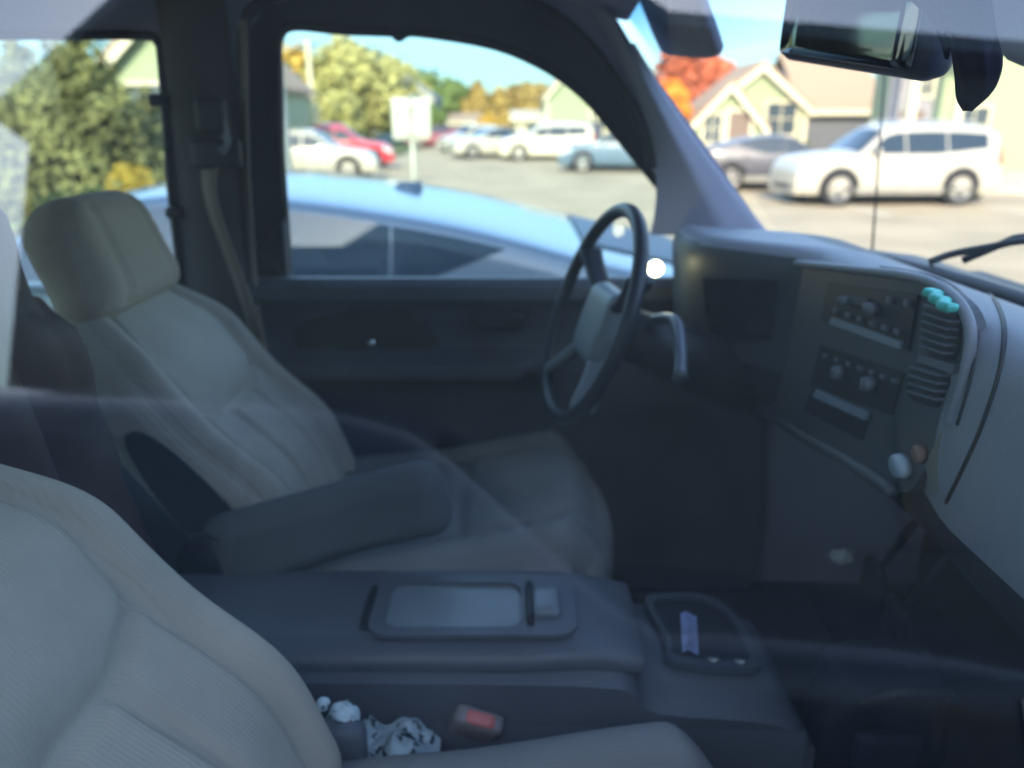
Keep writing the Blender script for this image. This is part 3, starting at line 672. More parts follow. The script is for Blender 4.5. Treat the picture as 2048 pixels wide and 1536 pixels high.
# door inner panel
def door_panel():
    bm = BM()
    x0, x1 = onY(505, 570, YD).x, onY(1560, 570, YD).x
    def f(i, j):
        x = x0+(x1-x0)*i
        prof = [(YD+.03, 1.362), (YD-.015, 1.366), (YD-.035, 1.35), (YD-.04, 1.325), (YD-.022, 1.30), (YD-.012, 1.25), (YD-.015, 1.215), (YD-.055, 1.20), (YD-.085, 1.19), (YD-.088, 1.165), (YD-.06, 1.14), (YD-.03, 1.12), (YD-.015, 1.05), (YD-.03, .9), (YD-.05, .82), (YD-.05, .62)]
        k = j*(len(prof)-1); a = int(min(k, len(prof)-2)); t = k-a
        y = prof[a][0]*(1-t)+prof[a+1][0]*t; z = prof[a][1]*(1-t)+prof[a+1][1]*t
        ar = sstep(-.02, .14, x)            # armrest shelf fades out towards the front of the door
        if 6 < k < 12: y = y*(1-ar)+(YD-.02)*ar
        return Vector((x, y, z))
    grid(bm, 60, 60, f); return bm
dp = link('door_panel', door_panel(), mat('door plastic', (.085, .095, .115), .55, bump=.2, bscale=400), door)
# recessed cloth insert, pull handle, speaker, crank
bm = BM(); pts = crom([onY(*q, YD-.022) for q in ((610, 640), (780, 615), (850, 650), (880, 700), (870, 726), (700, 728), (625, 720), (590, 680))], 5, True); pp(bm, pts, [], (0, .006, 0)); link('cloth_insert', bm, mat('door cloth', (.05, .052, .045), .95, bump=.4, bscale=200), dp, smooth=False)
bm = BM(); rbox(bm, onY(1000, 640, YD-.035), (.055, .02, .022), .012, 5); link('inside_handle', bm, darkpl, door)
bm = BM(); rbox(bm, onY(1010, 745, YD-.05), (.07, .025, .015), .012, 5); link('switch_panel', bm, darkpl, door)
bm = BM(); p = onY(745, 682, YD-.035); cyl(bm, p, p-Vector((0, .022, 0)), .011, .009, 14); link('lock_knob', bm, chrome, door)
# B pillar trim and belt
def ytube(lst, Y, r, n=8): return crom([onY(x, y, Y) for x, y in lst], 6)
bm = BM(); x0 = onY(352, 300, YD).x; x1 = onY(484, 300, YD).x
def f(i, j):
    z = .62+1.30*j; x = x0+.004-.03*(1-j)+(x1-x0)*i*(1.0); return Vector((x, YD-.004-.035*math.sin(math.pi*i)**.6, z))
grid(bm, 14, 20, f); bp_ = link('pillar_trim', bm, mat('pillar plastic', (.075, .065, .062), .7, bump=.3, bscale=300), tk)
bm = BM(); p = onY(424, 232, YD-.055); rbox(bm, p, (.030, .018, .036), .014, 6); rbox(bm, p+Vector((.0, .0, -.07)), (.05, .012, .03), .012, 5); blt = link('belt_anchor', bm, darkpl, tk)
def strap(lst, Y0, Y1, wdt, m, nm, par, axis=Vector((1, 0, 0))):
    P = crom([onY(x, y, Y0+(Y1-Y0)*k/(len(lst)-1)) for k, (x, y) in enumerate(lst)], 8); bm = BM(); prev = None
    for i, p in enumerate(P):
        t = (P[min(i+1, len(P)-1)]-P[max(i-1, 0)]).normalized(); tw = R(25)*math.sin(i/len(P)*3.1); s = Matrix.Rotation(tw+R(18), 3, t) @ (axis-t*axis.dot(t)).normalized()
        nn = t.cross(s)
        row = [bm.verts.new(p+s*wdt*a+nn*b) for a, b in ((-.5, -.0015), (.5, -.0015), (.5, .0015), (-.5, .0015))]
        if prev:
            for k in range(4): bm.faces.new((prev[k], prev[(k+1) % 4], row[(k+1) % 4], row[k]))
        prev = row
    return link(nm, bm, m, par)
beltm = mat('tan webbing', (.30, .24, .18), .8, bump=.3, var=.05, wave=('X', 160, .001))
strap([(436, 240), (446, 262), (452, 285), (440, 302)], YD-.06, YD-.07, .03, lightpl, 'belt_guide', blt)
strap([(425, 310), (418, 360), (428, 420), (452, 490), (478, 560), (505, 640), (520, 700)], YD-.05, YD-.10, .042, beltm, 'seat_belt', tk)
strap([(486, 40), (491, 260), (500, 420), (510, 560), (520, 660)], YD-.022, YD-.03, .014, mat('pillar edge', (.30, .25, .2), .6), 'pillar_edge', tk)

# shell: roof, floor, walls, passenger side, hood ...
shell = mat('pewter paint', (.30, .29, .26), .3, .3, var=.03, coat=.6)
headl = mat('headliner', (.42, .42, .52), .95, bump=.3, bscale=250, var=.05, spec=.1)  # bluish tint carries the sky's reflection in the passenger glass
def roofz(x, y): return zc - .03*(abs(y-.86)/.74)**3 - .05*sstep(-.05, .25, x)
bm = BM()
def f(i, j): x = -1.55+1.78*i; y = .14+1.50*j; return Vector((x, y, roofz(x, y)))
grid(bm, 24, 24, f)
link('headliner', bm, headl, tk)
bm = BM()
def f(i, j): x = -1.6+1.9*i; y = .12+1.54*j; return Vector((x, y, roofz(x, y)+.045))
grid(bm, 24, 24, f); rfo = link('roof', bm, shell, tk)
bm = BM(); box(bm, (-.27, .87, .58), (1.35, .78, .02)); link('floor_pan', bm, dark_fab, tk, smooth=False)
bm = BM(); box(bm, (-1.60, .87, .98), (.02, .78, .38)); box(bm, (-1.60, .22, 1.66), (.02, .13, .31)); box(bm, (-1.60, 1.52, 1.66), (.02, .13, .31)); box(bm, (-1.60, .87, 1.93), (.02, .52, .05)); link('rear_panel', bm, mat('rear trim', (.05, .05, .05), .8), tk, smooth=False)
bm = BM(); sheet(bm, [Vector((-1.60, .35, 1.36)), Vector((-1.60, 1.39, 1.36)), Vector((-1.60, 1.39, 1.88)), Vector((-1.60, .35, 1.88))]); link('rear_glass', bm, gd, tk, smooth=False)
bm = BM(); box(bm, (1.02, .87, .95), (.02, .78, .42)); link('firewall', bm, darkpl, tk, smooth=False)
# rear bench behind the seats
bm = BM(); rbox(bm, (-1.28, .87, .95), (.12, .66, .30), .07, 12, rot=Matrix.Rotation(R(-12), 3, 'Y')); bench = link('rear_seat', bm, mat('bench cloth', (.05, .047, .045), .95, bump=.3, bscale=200), tk)
bm = BM(); rbox(bm, (-1.06, .87, .78), (.22, .66, .10), .06, 12); link('bench_cushion', bm, MATS['bench cloth'], bench)
# passenger door and glass (outside of it stands the camera)
def Yp_(z): return .115 + (z-1.36)*.24 if z > 1.36 else .10
bm = BM()
sec = [(.105, .50), (.075, .62), (.05, .80), (.045, 1.0), (.07, 1.2), (.10, 1.35), (.15, 1.36), (.15, .50)]
prev = None
for i in range(25):
    x = -.66+1.22*i/24; row = [bm.verts.new((x, y, z)) for y, z in sec]
    if prev:
        for k in range(len(sec)): bm.faces.new((prev[k], prev[(k+1) % len(sec)], row[(k+1) % len(sec)], row[k]))
    else: bm.faces.new(row)
    prev = row
bm.faces.new(prev); pd = link('passenger_door', bm, shell, tk, angle=40)
bm = BM()
tube(bm, crom([(-.66, .13, 1.36), (-.67, .18, 1.6), (-.66, .24, 1.86), (-.6, .25, 1.905), (-.2, .25, 1.915), (.08, .245, 1.89), (.30, .20, 1.70), (.54, .13, 1.37)], 6), .022, 10); link('window_frame', bm, black, pd)
bm = BM(); rbox(bm, (-.5, .035, 1.24), (.07, .025, .018), .015, 4); link('door_handle', bm, darkpl, pd)
pg = glass('passenger glass', (.93, .95, .95), 1.35, 0.0, .008)
bm = BM(); pts = [Vector((x, Yp_(z), z)) for x, z in ((-.655, 1.36), (-.66, 1.6), (-.655, 1.84), (-.6, 1.90), (-.2, 1.91), (.08, 1.885), (.30, 1.70), (.53, 1.37))]; bm.faces.new([bm.verts.new(p) for p in pts]); link('passenger_glass', bm, pg, pd, smooth=False)
bm = BM(); pts = [Vector((x, Yp_(z), z)) for x, z in ((-1.45, 1.40), (-1.43, 1.84), (-.76, 1.86), (-.77, 1.38))]; sheet(bm, pts); link('quarter_glass', bm, gd, tk, smooth=False)
bm = BM()
for (a, b) in (((-.71, 1.36), (-.71, 1.93)), ((-1.52, 1.36), (-1.50, 1.93))):
    plate(bm, [Vector((a[0]-.06, Yp_(a[1]), a[1])), Vector((a[0]+.06, Yp_(a[1]), a[1])), Vector((b[0]+.06, Yp_(b[1]), b[1])), Vector((b[0]-.06, Yp_(b[1]), b[1]))], [], (0, .03, 0))
box(bm, (-1.12, .10, .95), (.46, .03, .42)); link('cab_side', bm, shell, tk, smooth=False)
# A pillars
def bar(bm, a, b, wx, wy): 
    a, b = Vector(a), Vector(b); q = (b-a).to_track_quat('Z', 'Y').to_matrix(); rbox(bm, (a+b)/2, (wx, wy, (b-a).length/2), min(wx, wy)*.8, 6, rot=q)
bm = BM(); a1, b1 = onY(1490, 462, YD-.02), onY(1236, 92, YD-.02); a1 = Vector((a1.x, a1.y, a1.z-.06))
def f(i, j):
    p = [onY(1300, 470, YD-.01), onY(1395, 470, YD-.03), onY(1450, 466, YD-.045), onY(1527, 462, YD-.03), onY(1534, 462, YD+.02)]; q = [onY(1150, -20, YD-.01), onY(1190, 0, YD-.03), onY(1222, 30, YD-.045), onY(1262, 86, YD-.03), onY(1270, 86, YD+.02)]
    mid = [onY(1293, 250, YD-.01), onY(1310, 250, YD-.03), onY(1340, 262, YD-.045), onY(1378, 262, YD-.03), onY(1386, 264, YD+.02)]
    def S(L): k = i*4; a = min(3, int(k)); return L[a].lerp(L[a+1], k-a)
    A, B, C = S(p), S(mid), S(q); t = j; return A*(2*(t-.5)*(t-1))+B*(-4*t*(t-1))+C*(2*t*(t-.5))
grid(bm, 16, 16, f); link('windscreen_pillar', bm, trimm, tk)
bm = BM(); bar(bm, (.56, .16, 1.42), (.14, .24, 1.93), .03, .035); link('windscreen_pillar', bm, shell, tk)
# windscreen with blue shade band
def ws(i, j, off=0):
    y = .18+1.44*i; bow = .12*(1-((y-.9)/.72)**2); a = Vector((.58+bow, y, 1.45)); b = Vector((.17+bow*.6, y, 1.93)); return a.lerp(b, j)+Vector((off, 0, off*.8))
wg = glass('windscreen glass', (.93, .93, .95), .10, 0, .005)
bm = BM(); grid(bm, 14, 10, lambda i, j: ws(i, j)); wsn = link('windscreen', bm, wg, tk)
sg_ = glass('shade band', (.16, .42, .62), .08)
n_ = sg_.node_tree; tc_n = n_.nodes.new('ShaderNodeTexCoord'); sp_ = n_.nodes.new('ShaderNodeSeparateXYZ'); rr_ = n_.nodes.new('ShaderNodeValToRGB')   # the tint of the glass itself fades downward
rr_.color_ramp.elements[0].color = (.92, .95, .97, 1); rr_.color_ramp.elements[1].color = (.10, .34, .56, 1); rr_.color_ramp.elements[1].position = .75
n_.links.new(tc_n.outputs['Generated'], sp_.inputs[0]); n_.links.new(sp_.outputs['Z'], rr_.inputs[0]); n_.links.new(rr_.outputs[0], [x for x in n_.nodes if x.type == 'BSDF_TRANSPARENT'][0].inputs[0])
bm = BM(); grid(bm, 14, 6, lambda i, j: ws(i, .70+.3*j, .006)); link('shade_band', bm, sg_, wsn)
bm = BM(); tube(bm, [ws(i/20, 0) for i in range(21)], .012, 6); link('windscreen_seal', bm, black, wsn)
# wiper
bm = BM(); P = [onX(1835, 524, .66), onX(1880, 508, .69), onX(1960, 493, .72), onX(2048, 480, .74), Vector((.76, .80, 1.56))]; P = [p+Vector((.02, 0, 0)) for p in P]
tube(bm, crom(P, 5), .006, 6); wp = link('wiper', bm, black, tk)
bm = BM(); tube(bm, [P[1]+Vector((.02, 0, -.01)), P[2]+Vector((.03, 0, .012)), P[3]+Vector((.03, 0, .01))], .007, 6); link('wiper_arm', bm, black, wp)
# hood, fenders, bed
bm = BM()
def f(i, j): x = .74+1.25*i; y = .02+1.74*j; e = 1-abs(2*j-1)**6; return Vector((x, y, 1.20+.10*e-.10*i*i-.25*max(0, i-.94)/.06))
grid(bm, 24, 20, f); hd = link('hood', bm, shell, tk)
for s, yy in ((0, .0), (1, 1.78)):
    bm = BM(); rbox(bm, (1.38, yy, .92), (.66, .05, .27), .05, 8); link('fender', bm, shell, tk)
bm = BM(); rbox(bm, (2.03, .89, .95), (.06, .90, .25), .05, 10); fr = link('grille', bm, black, tk)
bm = BM(); rbox(bm, (2.12, .89, .62), (.10, .96, .12), .06, 10); link('bumper', bm, chrome, tk)
for yy in (.2, 1.58):
    bm = BM(); rbox(bm, (2.07, yy, 1.0), (.04, .17, .09), .03, 6); link('headlight', bm, clearl, tk)
bm = BM(); box(bm, (-2.7, .0, .98), (1.05, .03, .30), bev=.02); box(bm, (-2.7, 1.78, .98), (1.05, .03, .30), bev=.02); box(bm, (-3.73, .89, .98), (.03, .86, .30), bev=.02); box(bm, (-2.7, .89, .78), (1.0, .85, .02)); box(bm, (-1.67, .89, .98), (.03, .86, .30), bev=.02); link('bed', bm, shell, tk, smooth=False)
bm = BM(); box(bm, (-.6, .89, .50), (2.9, .55, .06)); link('frame', bm, black, tk, smooth=False)
bm = BM(); rbox(bm, (-.12, 1.72, .93), (1.45, .045, .40), .04, 10); link('body_side', bm, shell, tk)
for x in (1.35, -2.55):
    for s, yy in ((-1, .10), (1, 1.68)):
        bm = BM(); n = 36; rg = []; yo = yy+s*.13
        for rr, dy in ((.22, 0), (.25, .01), (.36, .01), (.385, -.03), (.385, -.21), (.34, -.23)): rg.append([bm.verts.new((x+rr*math.cos(k/n*math.tau), yo+s*dy, .385+rr*math.sin(k/n*math.tau))) for k in range(n)])
        for q in range(5):
            for k in range(n): bm.faces.new((rg[q][k], rg[q][(k+1) % n], rg[q+1][(k+1) % n], rg[q+1][k]))
        wh = link('wheel', bm, tyre, tk)
        bm = BM(); cyl(bm, (x, yo-s*.05, .385), (x, yo-s*.02, .385), .22, .215, 30)
        for k in range(6): M = Matrix.Rotation(k/6*math.tau, 3, 'Y'); box(bm, Vector((x, yo-s*.012, .385))+M @ Vector((.12, 0, 0)), (.09, .012, .022), rot=M)
        cyl(bm, (x, yo-s*.03, .385), (x, yo+s*.01, .385), .055, n=16); link('rim', bm, rimm, wh, smooth=False)
# antenna
bm = BM(); p = onY(1755, 515, 1.72); q = onY(1772, 105, 1.72); cyl(bm, (p.x, 1.72, 1.18), (p.x, 1.72, 1.24), .016, n=10); cyl(bm, (p.x, 1.72, 1.24), q, .0032, .0018, 6); link('antenna', bm, black, tk)

# ---------------------------------------------------------------- seats
def make_seat(cy, dx, mir, label, bx=0, cz=0, hx=.015, bw=.235):
    """mir=+1: inboard side is -y (driver); -1: inboard side is +y (passenger)"""
    bm = BM(); hw_ = .235
    # cushion
    ln = [[(.62, -1), (.60, .6), (.35, .92), (-.35, .92), (-.60, .6), (-.62, -1)], [(-.6, .1), (.6, .1)]]
    def df(u, p):
        if u.z > 0:
            crown = .022*(1-u.y**2)*(1 if abs(u.y) < .6 else .6); bol = .018*sstep(.55, .75, abs(u.y))*(1-abs(u.y)**6)
            p.z += crown*.6+bol+.03*sstep(-.2, .8, u.x)-.05*sstep(.72, 1.0, u.x)
            if u.z > .9: p.z -= groove(u.y, u.x, ln, .028, .016)
        p.y *= 1+.05*math.sin((u.x+1)*1.5)
        p.x -= .05*(u.y**2)*sstep(.5, 1, u.x)
        if u.z < 0: p.x *= .93; p.y *= .94
        return p
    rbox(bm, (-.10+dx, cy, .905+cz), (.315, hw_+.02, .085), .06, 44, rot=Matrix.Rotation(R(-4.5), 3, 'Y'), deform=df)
    st = link('bucket_seat', bm, fabric_shaded, tk); st['label'] = label
    # backrest, in its own frame: x forward, y across, z up the back
    Rb = Matrix.Rotation(R(-34), 3, 'Y'); base = Vector((-.455+dx+bx, cy, .93))
    H_ = .275
    lines = [[(.66, -1), (.68, -.1), (.64, .15), (.70, .55), (.62, .98)], [(-.66, -1), (-.68, -.1), (-.64, .15), (-.70, .55), (-.62, .98)], [(-.64, .15), (-.3, .03), (.3, .03), (.64, .15)], [(.24, .03), (.28, -1)], [(-.24, .03), (-.28, -1)]]
    def db(u, p):
        hz = u.z; wd = 1 - .30*sstep(.35, 1.05, hz) - .06*sstep(-.2, -1, hz); p.y *= wd
        if u.x > 0:
            p.x += .022*sstep(.6, .85, abs(u.y))*(1-abs(u.y)**8)*(1-sstep(.5, 1, hz)) + .03*math.exp(-((hz+.45)/.35)**2)
            p.x += .014*(1-min(1, abs(u.y)/.6)**2)*sstep(.05, .2, hz)*(1-sstep(.7, 1, hz))
            if u.x > .9: p.x -= groove(u.y, hz, lines, .028, .018)
        p.x += -.03*sstep(.4, 1, hz)
        return p
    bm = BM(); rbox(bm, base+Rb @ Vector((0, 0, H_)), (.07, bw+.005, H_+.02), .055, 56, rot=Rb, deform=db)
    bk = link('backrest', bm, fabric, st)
    # piped rear shell and side recess
    s = -mir
    bm = BM(); pts = crom([Vector((x, 0, z)) for x, z in ((-.030, .06), (.036, .05), (.050, .15), (.044, .27), (.022, .345), (-.012, .34), (-.036, .22))], 5, True)
    def ysd(z): hz = (z-H_)/(H_+.02); return (bw+.008)*(1-.30*sstep(.35, 1.05, hz)-.06*sstep(-.2, -1, hz))
    off = [base+Rb @ Vector((p.x, s*(ysd(p.z)+.0), p.z)) for p in pts]
    pp(bm, off, [], Vector((0, s*.004, 0))); link('side_insert', bm, mat('seat side panel', (.055, .058, .07), .9, bump=.3, bscale=200), bk, smooth=False)
    bm = BM(); rbox(bm, (-.40+dx, cy+s*(hw_+.012), .93), (.14, .018, .055), .016, 6); link('seat_base_trim', bm, plastic, st)
    # head restraint
    Rh = Matrix.Rotation(R(-20), 3, 'Y')
    hc = base+Rb @ Vector((-.030, 0, 2*H_+.075))+Vector((.055+hx, 0, .035))
    def dh(u, p):
        p.y *= 1-.16*u.z*abs(u.z); p.x += .012*(1-u.y*u.y)
        if u.x > .9: p.x -= groove(u.y, u.z, [[(-.55, -1), (-.5, .8)], [(.55, -1), (.5, .8)]], .05, .006)
        return p
    bm = BM(); rbox(bm, hc, (.055, .145, .10), .05, 28, rot=Rh, deform=dh); hr = link('headrest', bm, fabric2, st)
    bm = BM()
    for yy in (-.06, .06): cyl(bm, hc+Rh @ Vector((0, yy, -.06)), base+Rb @ Vector((-.02, yy, 2*H_-.06)), .006, n=8)
    link('headrest_post', bm, chrome, hr)
    # rails under the cushion
    bm = BM()
    for yy in (-.18, .18): box(bm, (-.1+dx, cy+yy, .70), (.26, .02, .10))
    link('seat_rail', bm, black, st, smooth=False)
    return st, base, Rb
ds, dbase, dRb = make_seat(1.295, -.02, 1, 'driver seat with fold-down armrest', .075, bw=.215)
ps, pbase, pRb = make_seat(.485, .08, -1, 'passenger seat nearest the glass', .115, -.035)
# driver's inboard armrest
bm = BM(); ra = Matrix.Rotation(R(-13), 3, 'Y')
def da(u, p):
    p.z += .018*sstep(-1, 1, u.x)*(1 if u.z > 0 else .2); p.z -= (.05*(1-sstep(-1, .2, u.x)) if u.z > 0 else 0)*0
    if u.z < 0: p.z -= .02*(1-sstep(-1, .4, u.x))
    return p
rbox(bm, (-.295, 1.055, 1.075), (.20, .036, .055), .034, 24, rot=ra, deform=da)
ar = link('armrest', bm, grey_fab, ds)
bm = BM(); cyl(bm, (-.475, 1.02, 1.02), (-.475, 1.085, 1.02), .055, n=24); link('armrest_hinge', bm, darkpl, ds)
# seat buckle, passenger side
bm = BM(); pb = onY(958, 1440, .80); Rk = Matrix.Rotation(R(20), 3, 'Y') @ Matrix.Rotation(R(28), 3, 'X')
rbox(bm, pb-Rk @ Vector((0, 0, .035)), (.034, .014, .045), .008, 5, rot=Rk); bk_ = link('belt_buckle', bm, mat('buckle grey', (.28, .25, .25), .5), tk)
bm = BM(); rbox(bm, pb+Rk @ Vector((0, -.002, .006)), (.020, .009, .008), .004, 3, rot=Rk); link('release_button', bm, mat('red button', (.75, .22, .20), .45), bk_)
bm = BM(); cyl(bm, pb-Rk @ Vector((0, 0, .07)), pb-Vector((.05, -.02, .26)), .018, .02, 10); link('buckle_stalk', bm, black, bk_)

# ---------------------------------------------------------------- console
cy0, cy1 = .815, 1.065
CZ = .985
bm = BM()
sidep = [(-.62, .60), (.42, .60), (.42, .86), (.365, .915), (.20, .935), (.165, .965), (.12, CZ-.006), (-.10, CZ), (-.55, CZ), (-.62, CZ-.03)]
sp = crom([Vector((x, 0, z)) for x, z in sidep[2:]], 4); prof = [(-.62, .60), (.42, .60)]+[(p.x, p.z) for p in sp]
N = 14; rows = []
for j in range(N+1):
    v = j/N*2-1; y = .94+.125*v; e = abs(v)**8
    rows.append([bm.verts.new((x, y, z-(.014*e if z > .9 else 0))) for x, z in prof])
for j in range(N):
    for k in range(len(prof)): a = (k+1) % len(prof); bm.faces.new((rows[j][k], rows[j][a], rows[j+1][a], rows[j+1][k]))
bm.faces.new(rows[0]); bm.faces.new(rows[-1]); bmesh.ops.recalc_face_normals(bm, faces=bm.faces[:])
cs = link('centre_console', bm, plastic, tk, angle=35)
# near flank flares out
bm = BM()
def f(i, j): x = -.6+1.0*i; z = .60+.33*j-.0; return Vector((x, .813-.035*(1-j)**1.4-.006, min(z, .90+.03*(1-i))))
grid(bm, 20, 8, f); link('side_skirt', bm, plastic, cs)
# lid: raised slab with rounded front end
def rrect(x0, x1, y0, y1, z, r, n=6, taper=0):
    out = []
    for cx, cy_, a0 in ((x1-r, y1-r, 0), (x0+r, y1-r, 90), (x0+r, y0+r, 180), (x1-r, y0+r, 270)):
        for k in range(n+1): a = R(a0+90*k/n); out.append(Vector((cx+r*math.cos(a), cy_+r*math.sin(a), z)))
    return out
bm = BM(); rbox(bm, (-.20, .935, CZ+.008), (.385, .108, .016), .014, 30, deform=lambda u, p: Vector((p.x, p.y*(1-.10*sstep(.5, 1, u.x)), p.z-.012*sstep(.75, 1, u.x)-.006*u.y**4))); lid = link('console_lid', bm, plastic, cs)
q = [onZ(x, y, CZ+.026) for x, y in ((765, 1180), (1045, 1172), (1062, 1250), (800, 1272))]
tx0, tx1, ty0, ty1 = min(q[0].x, q[3].x)+.01, q[1].x, .868, .987
bm = BM(); pp(bm, rrect(tx0-.015, tx1+.075, ty0-.012, ty1+.012, CZ+.0255, .03), [rrect(tx0+.006, tx1-.002, ty0+.006, ty1-.006, CZ+.0255, .022)[::1]], (0, 0, .008)); link('tray_rim', bm, plastic, lid, smooth=False)
bm = BM(); pp(bm, rrect(tx0+.004, tx1, ty0+.004, ty1-.004, CZ+.0245, .022), [], (0, 0, .002)); link('tray_mat', bm, mat('tray mat', (.24, .29, .31), .35), lid, smooth=False)
bm = BM(); rbox(bm, (tx1+.034, (ty0+ty1)/2, CZ+.034), (.020, .034, .010), .007, 5); lt = link('lid_latch', bm, mat('latch grey', (.22, .26, .29), .3), lid)
bm = BM(); rbox(bm, (tx1+.010, (ty0+ty1)/2, CZ+.030), (.006, .05, .010), .004, 4); rbox(bm, (tx0-.022, (ty0+ty1)/2, CZ+.024), (.006, .05, .008), .005, 4); link('lid_gap', bm, black, lid)
# cup tray at the front
bm = BM(); o_ = [onZ(x, y, .938) for x, y in ((1310, 1195), (1400, 1192), (1470, 1240), (1512, 1320), (1505, 1348), (1345, 1335), (1330, 1290), (1290, 1215))]
o_ = [Vector((p.x, max(.83, min(1.05, p.y)), p.z)) for p in o_]; oc = crom(o_, 4, True); ce = sum(oc, Vector())/len(oc)
pp(bm, oc, [[ce+(p-ce)*.84 for p in oc]], (0, 0, .012)); link('tray_lip', bm, bezelm, cs, smooth=False)
bm = BM(); pp(bm, [ce+(p-ce)*.86-Vector((0, 0, .0)) for p in oc], [], (0, 0, .003)); ct = link('cup_tray', bm, black, cs, smooth=False)
cuf = ce.copy()
pt = thing('paper_strip', 'small blue-white striped paper standing in the console cup tray', 'paper', onZ(1378, 1300, .945))
bm = BM(); grid(bm, 6, 8, lambda i, j: Vector((-.012+.024*i, .03*j-.01, .004+.045*j+.004*math.sin(i*5)))); bmesh.ops.solidify(bm, geom=bm.faces[:], thickness=.0015); part('sheet', bm, mat('blue paper', (.42, .52, .85), .6, var=.25, scale=90), pt)
for k, (x, y, lab) in enumerate(((1428, 1322, 'small pale coin nearer the striped paper in the cup tray'), (1482, 1326, 'small pale coin at the front end of the cup tray'))):
    cn = thing('coin', lab, 'coin', onZ(x, y, .945), group='coins in the cup tray'); bm = BM(); cyl(bm, (0, 0, 0), (0, .002, .004), .011, n=18); part('disc', bm, mat('coin metal', (.5, .5, .45), .35, .8), cn)

# ---------------------------------------------------------------- dashboard
bm = BM()
prof = [(.50, 1.492), (.478, 1.480), (.470, 1.455), (.475, 1.40), (.480, 1.33), (.49, 1.26), (.515, 1.205), (.56, 1.16), (.64, 1.13), (.95, 1.10), (.95, 1.37), (.74, 1.43), (.62, 1.468), (.55, 1.490)]
def dprof(y):
    """profile at cross position y: driver end pulled back towards the driver, hood over the cluster"""
    out = []
    drv = sstep(1.16, 1.42, y)**.8; ps_ = 1-sstep(.68, .84, y)
    for x, z in prof:
        X_ = x-.15*drv*(1 if x < .6 else 0)-.0*ps_
        Z_ = z-.004*drv*(1 if z > 1.44 and x < .6 else 0)
        if x < .6: X_ -= ps_*.03*math.sin(math.pi*max(0, min(1, (z-1.15)/.34)))
        out.append(Vector((X_, y, Z_)))
    e = sstep(1.50, 1.585, y)
    return [Vector((p.x+.02*e*(1 if p.x < .6 else 0), p.y, p.z-.02*e*(1 if p.z > 1.44 else 0))) for p in out]
N = 70; prev = None; first = None
for j in range(N+1):
    y = .17+1.42*j/N; row = [bm.verts.new(p) for p in crom(dprof(y), 4, True)]
    if prev:
        for k in range(len(row)): a = (k+1) % len(row); bm.faces.new((prev[k], prev[a], row[a], row[k]))
    else: bm.faces.new(row)
    prev = row
bm.faces.new(prev)
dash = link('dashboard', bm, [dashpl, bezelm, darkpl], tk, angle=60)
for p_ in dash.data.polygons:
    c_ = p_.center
    if c_.z < 1.285 or (c_.z < 1.27 and c_.y > .86): p_.material_index = 2  # lower dash coloured darker to carry the shadow it fades into
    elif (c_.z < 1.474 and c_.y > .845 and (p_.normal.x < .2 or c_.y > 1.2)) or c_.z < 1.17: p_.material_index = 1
def xface(y, z):    # face x
    P = crom(dprof(y), 4, True); best = min(P, key=lambda p: abs(p.z-z)+(0 if p.x < .56 else 9)); return best.x
def dplate(nm, pix, X_, th, m, par, k=4, closed=True, smoothc=True, label=None, holes=()):
    pts = [onX(x, y, X_) for x, y in pix]; pts = crom(pts, k, True) if smoothc else pts
    hs = [crom([onX(x, y, X_) for x, y in h], k, True) for h in holes]
    bm = BM(); pp(bm, pts, hs, (th, 0, 0)); o = link(nm, bm, m, par, smooth=False)
    if label: o['label'] = label
    return o
XB = .462
bez = dplate('centre_bezel', [(1345, 515), (1500, 522), (1700, 545), (1830, 562), (1905, 600), (1935, 660), (1925, 750), (1895, 850), (1850, 940), (1800, 985), (1700, 930), (1580, 860), (1500, 800), (1490, 700), (1380, 600)], XB, .02, bezelm, dash)
# raised rim of the bezel and the big passenger side seam
from mathutils.bvhtree import BVHTree
dbvh = BVHTree.FromPolygons([v.co.copy() for v in dash.data.vertices], [tuple(p.vertices) for p in dash.data.polygons])
def surf(x, y, off=0):
    d = ray(x, y).normalized(); h = dbvh.ray_cast(Vector((0, 0, CH)), d)
    p = h[0] if h[0] is not None else onX(x, y, .47)
    return Vector((p.x+off, p.y, p.z))
def dtube(nm, pix, X_, r, m, par):
    P = crom([Vector((x, y, 0)) for x, y in pix], 6)
    bm = BM(); tube(bm, [(surf(p.x, p.y) if X_ is None else onX(p.x, p.y, X_)) for p in P], r, 8); return link(nm, bm, m, par)
dtube('bezel_rim', [(1480, 514), (1700, 538), (1835, 556), (1905, 592), (1940, 655), (1930, 750), (1900, 850)], XB-.004, .006, dashpl, bez)
dtube('bezel_gap', [(1760, 535), (1850, 550), (1918, 582), (1953, 650), (1946, 740), (1915, 850)], None, .0022, black, dash)
dtube('panel_seam', [(1930, 552), (1982, 592), (2008, 650), (2000, 740), (1965, 850), (1930, 930), (1893, 1005)], None, .0026, black, dash)
# instrument cluster recess
def dpatch(nm, c4, m, par, off=-.003, nu=24, nv=12):
    bm = BM(); A, B, C_, D_ = [Vector((x, y, 0)) for x, y in c4]
    def f(i, j): p = A.lerp(B, i).lerp(D_.lerp(C_, i), j); return surf(p.x, p.y, off)
    grid(bm, nu, nv, f); return link(nm, bm, m, par)
cl = dpatch('instrument_cluster', ((1408, 556), (1560, 560), (1545, 680), (1420, 690)), mat('gauge lens', (.012, .014, .018), .15, spec=.8), dash)

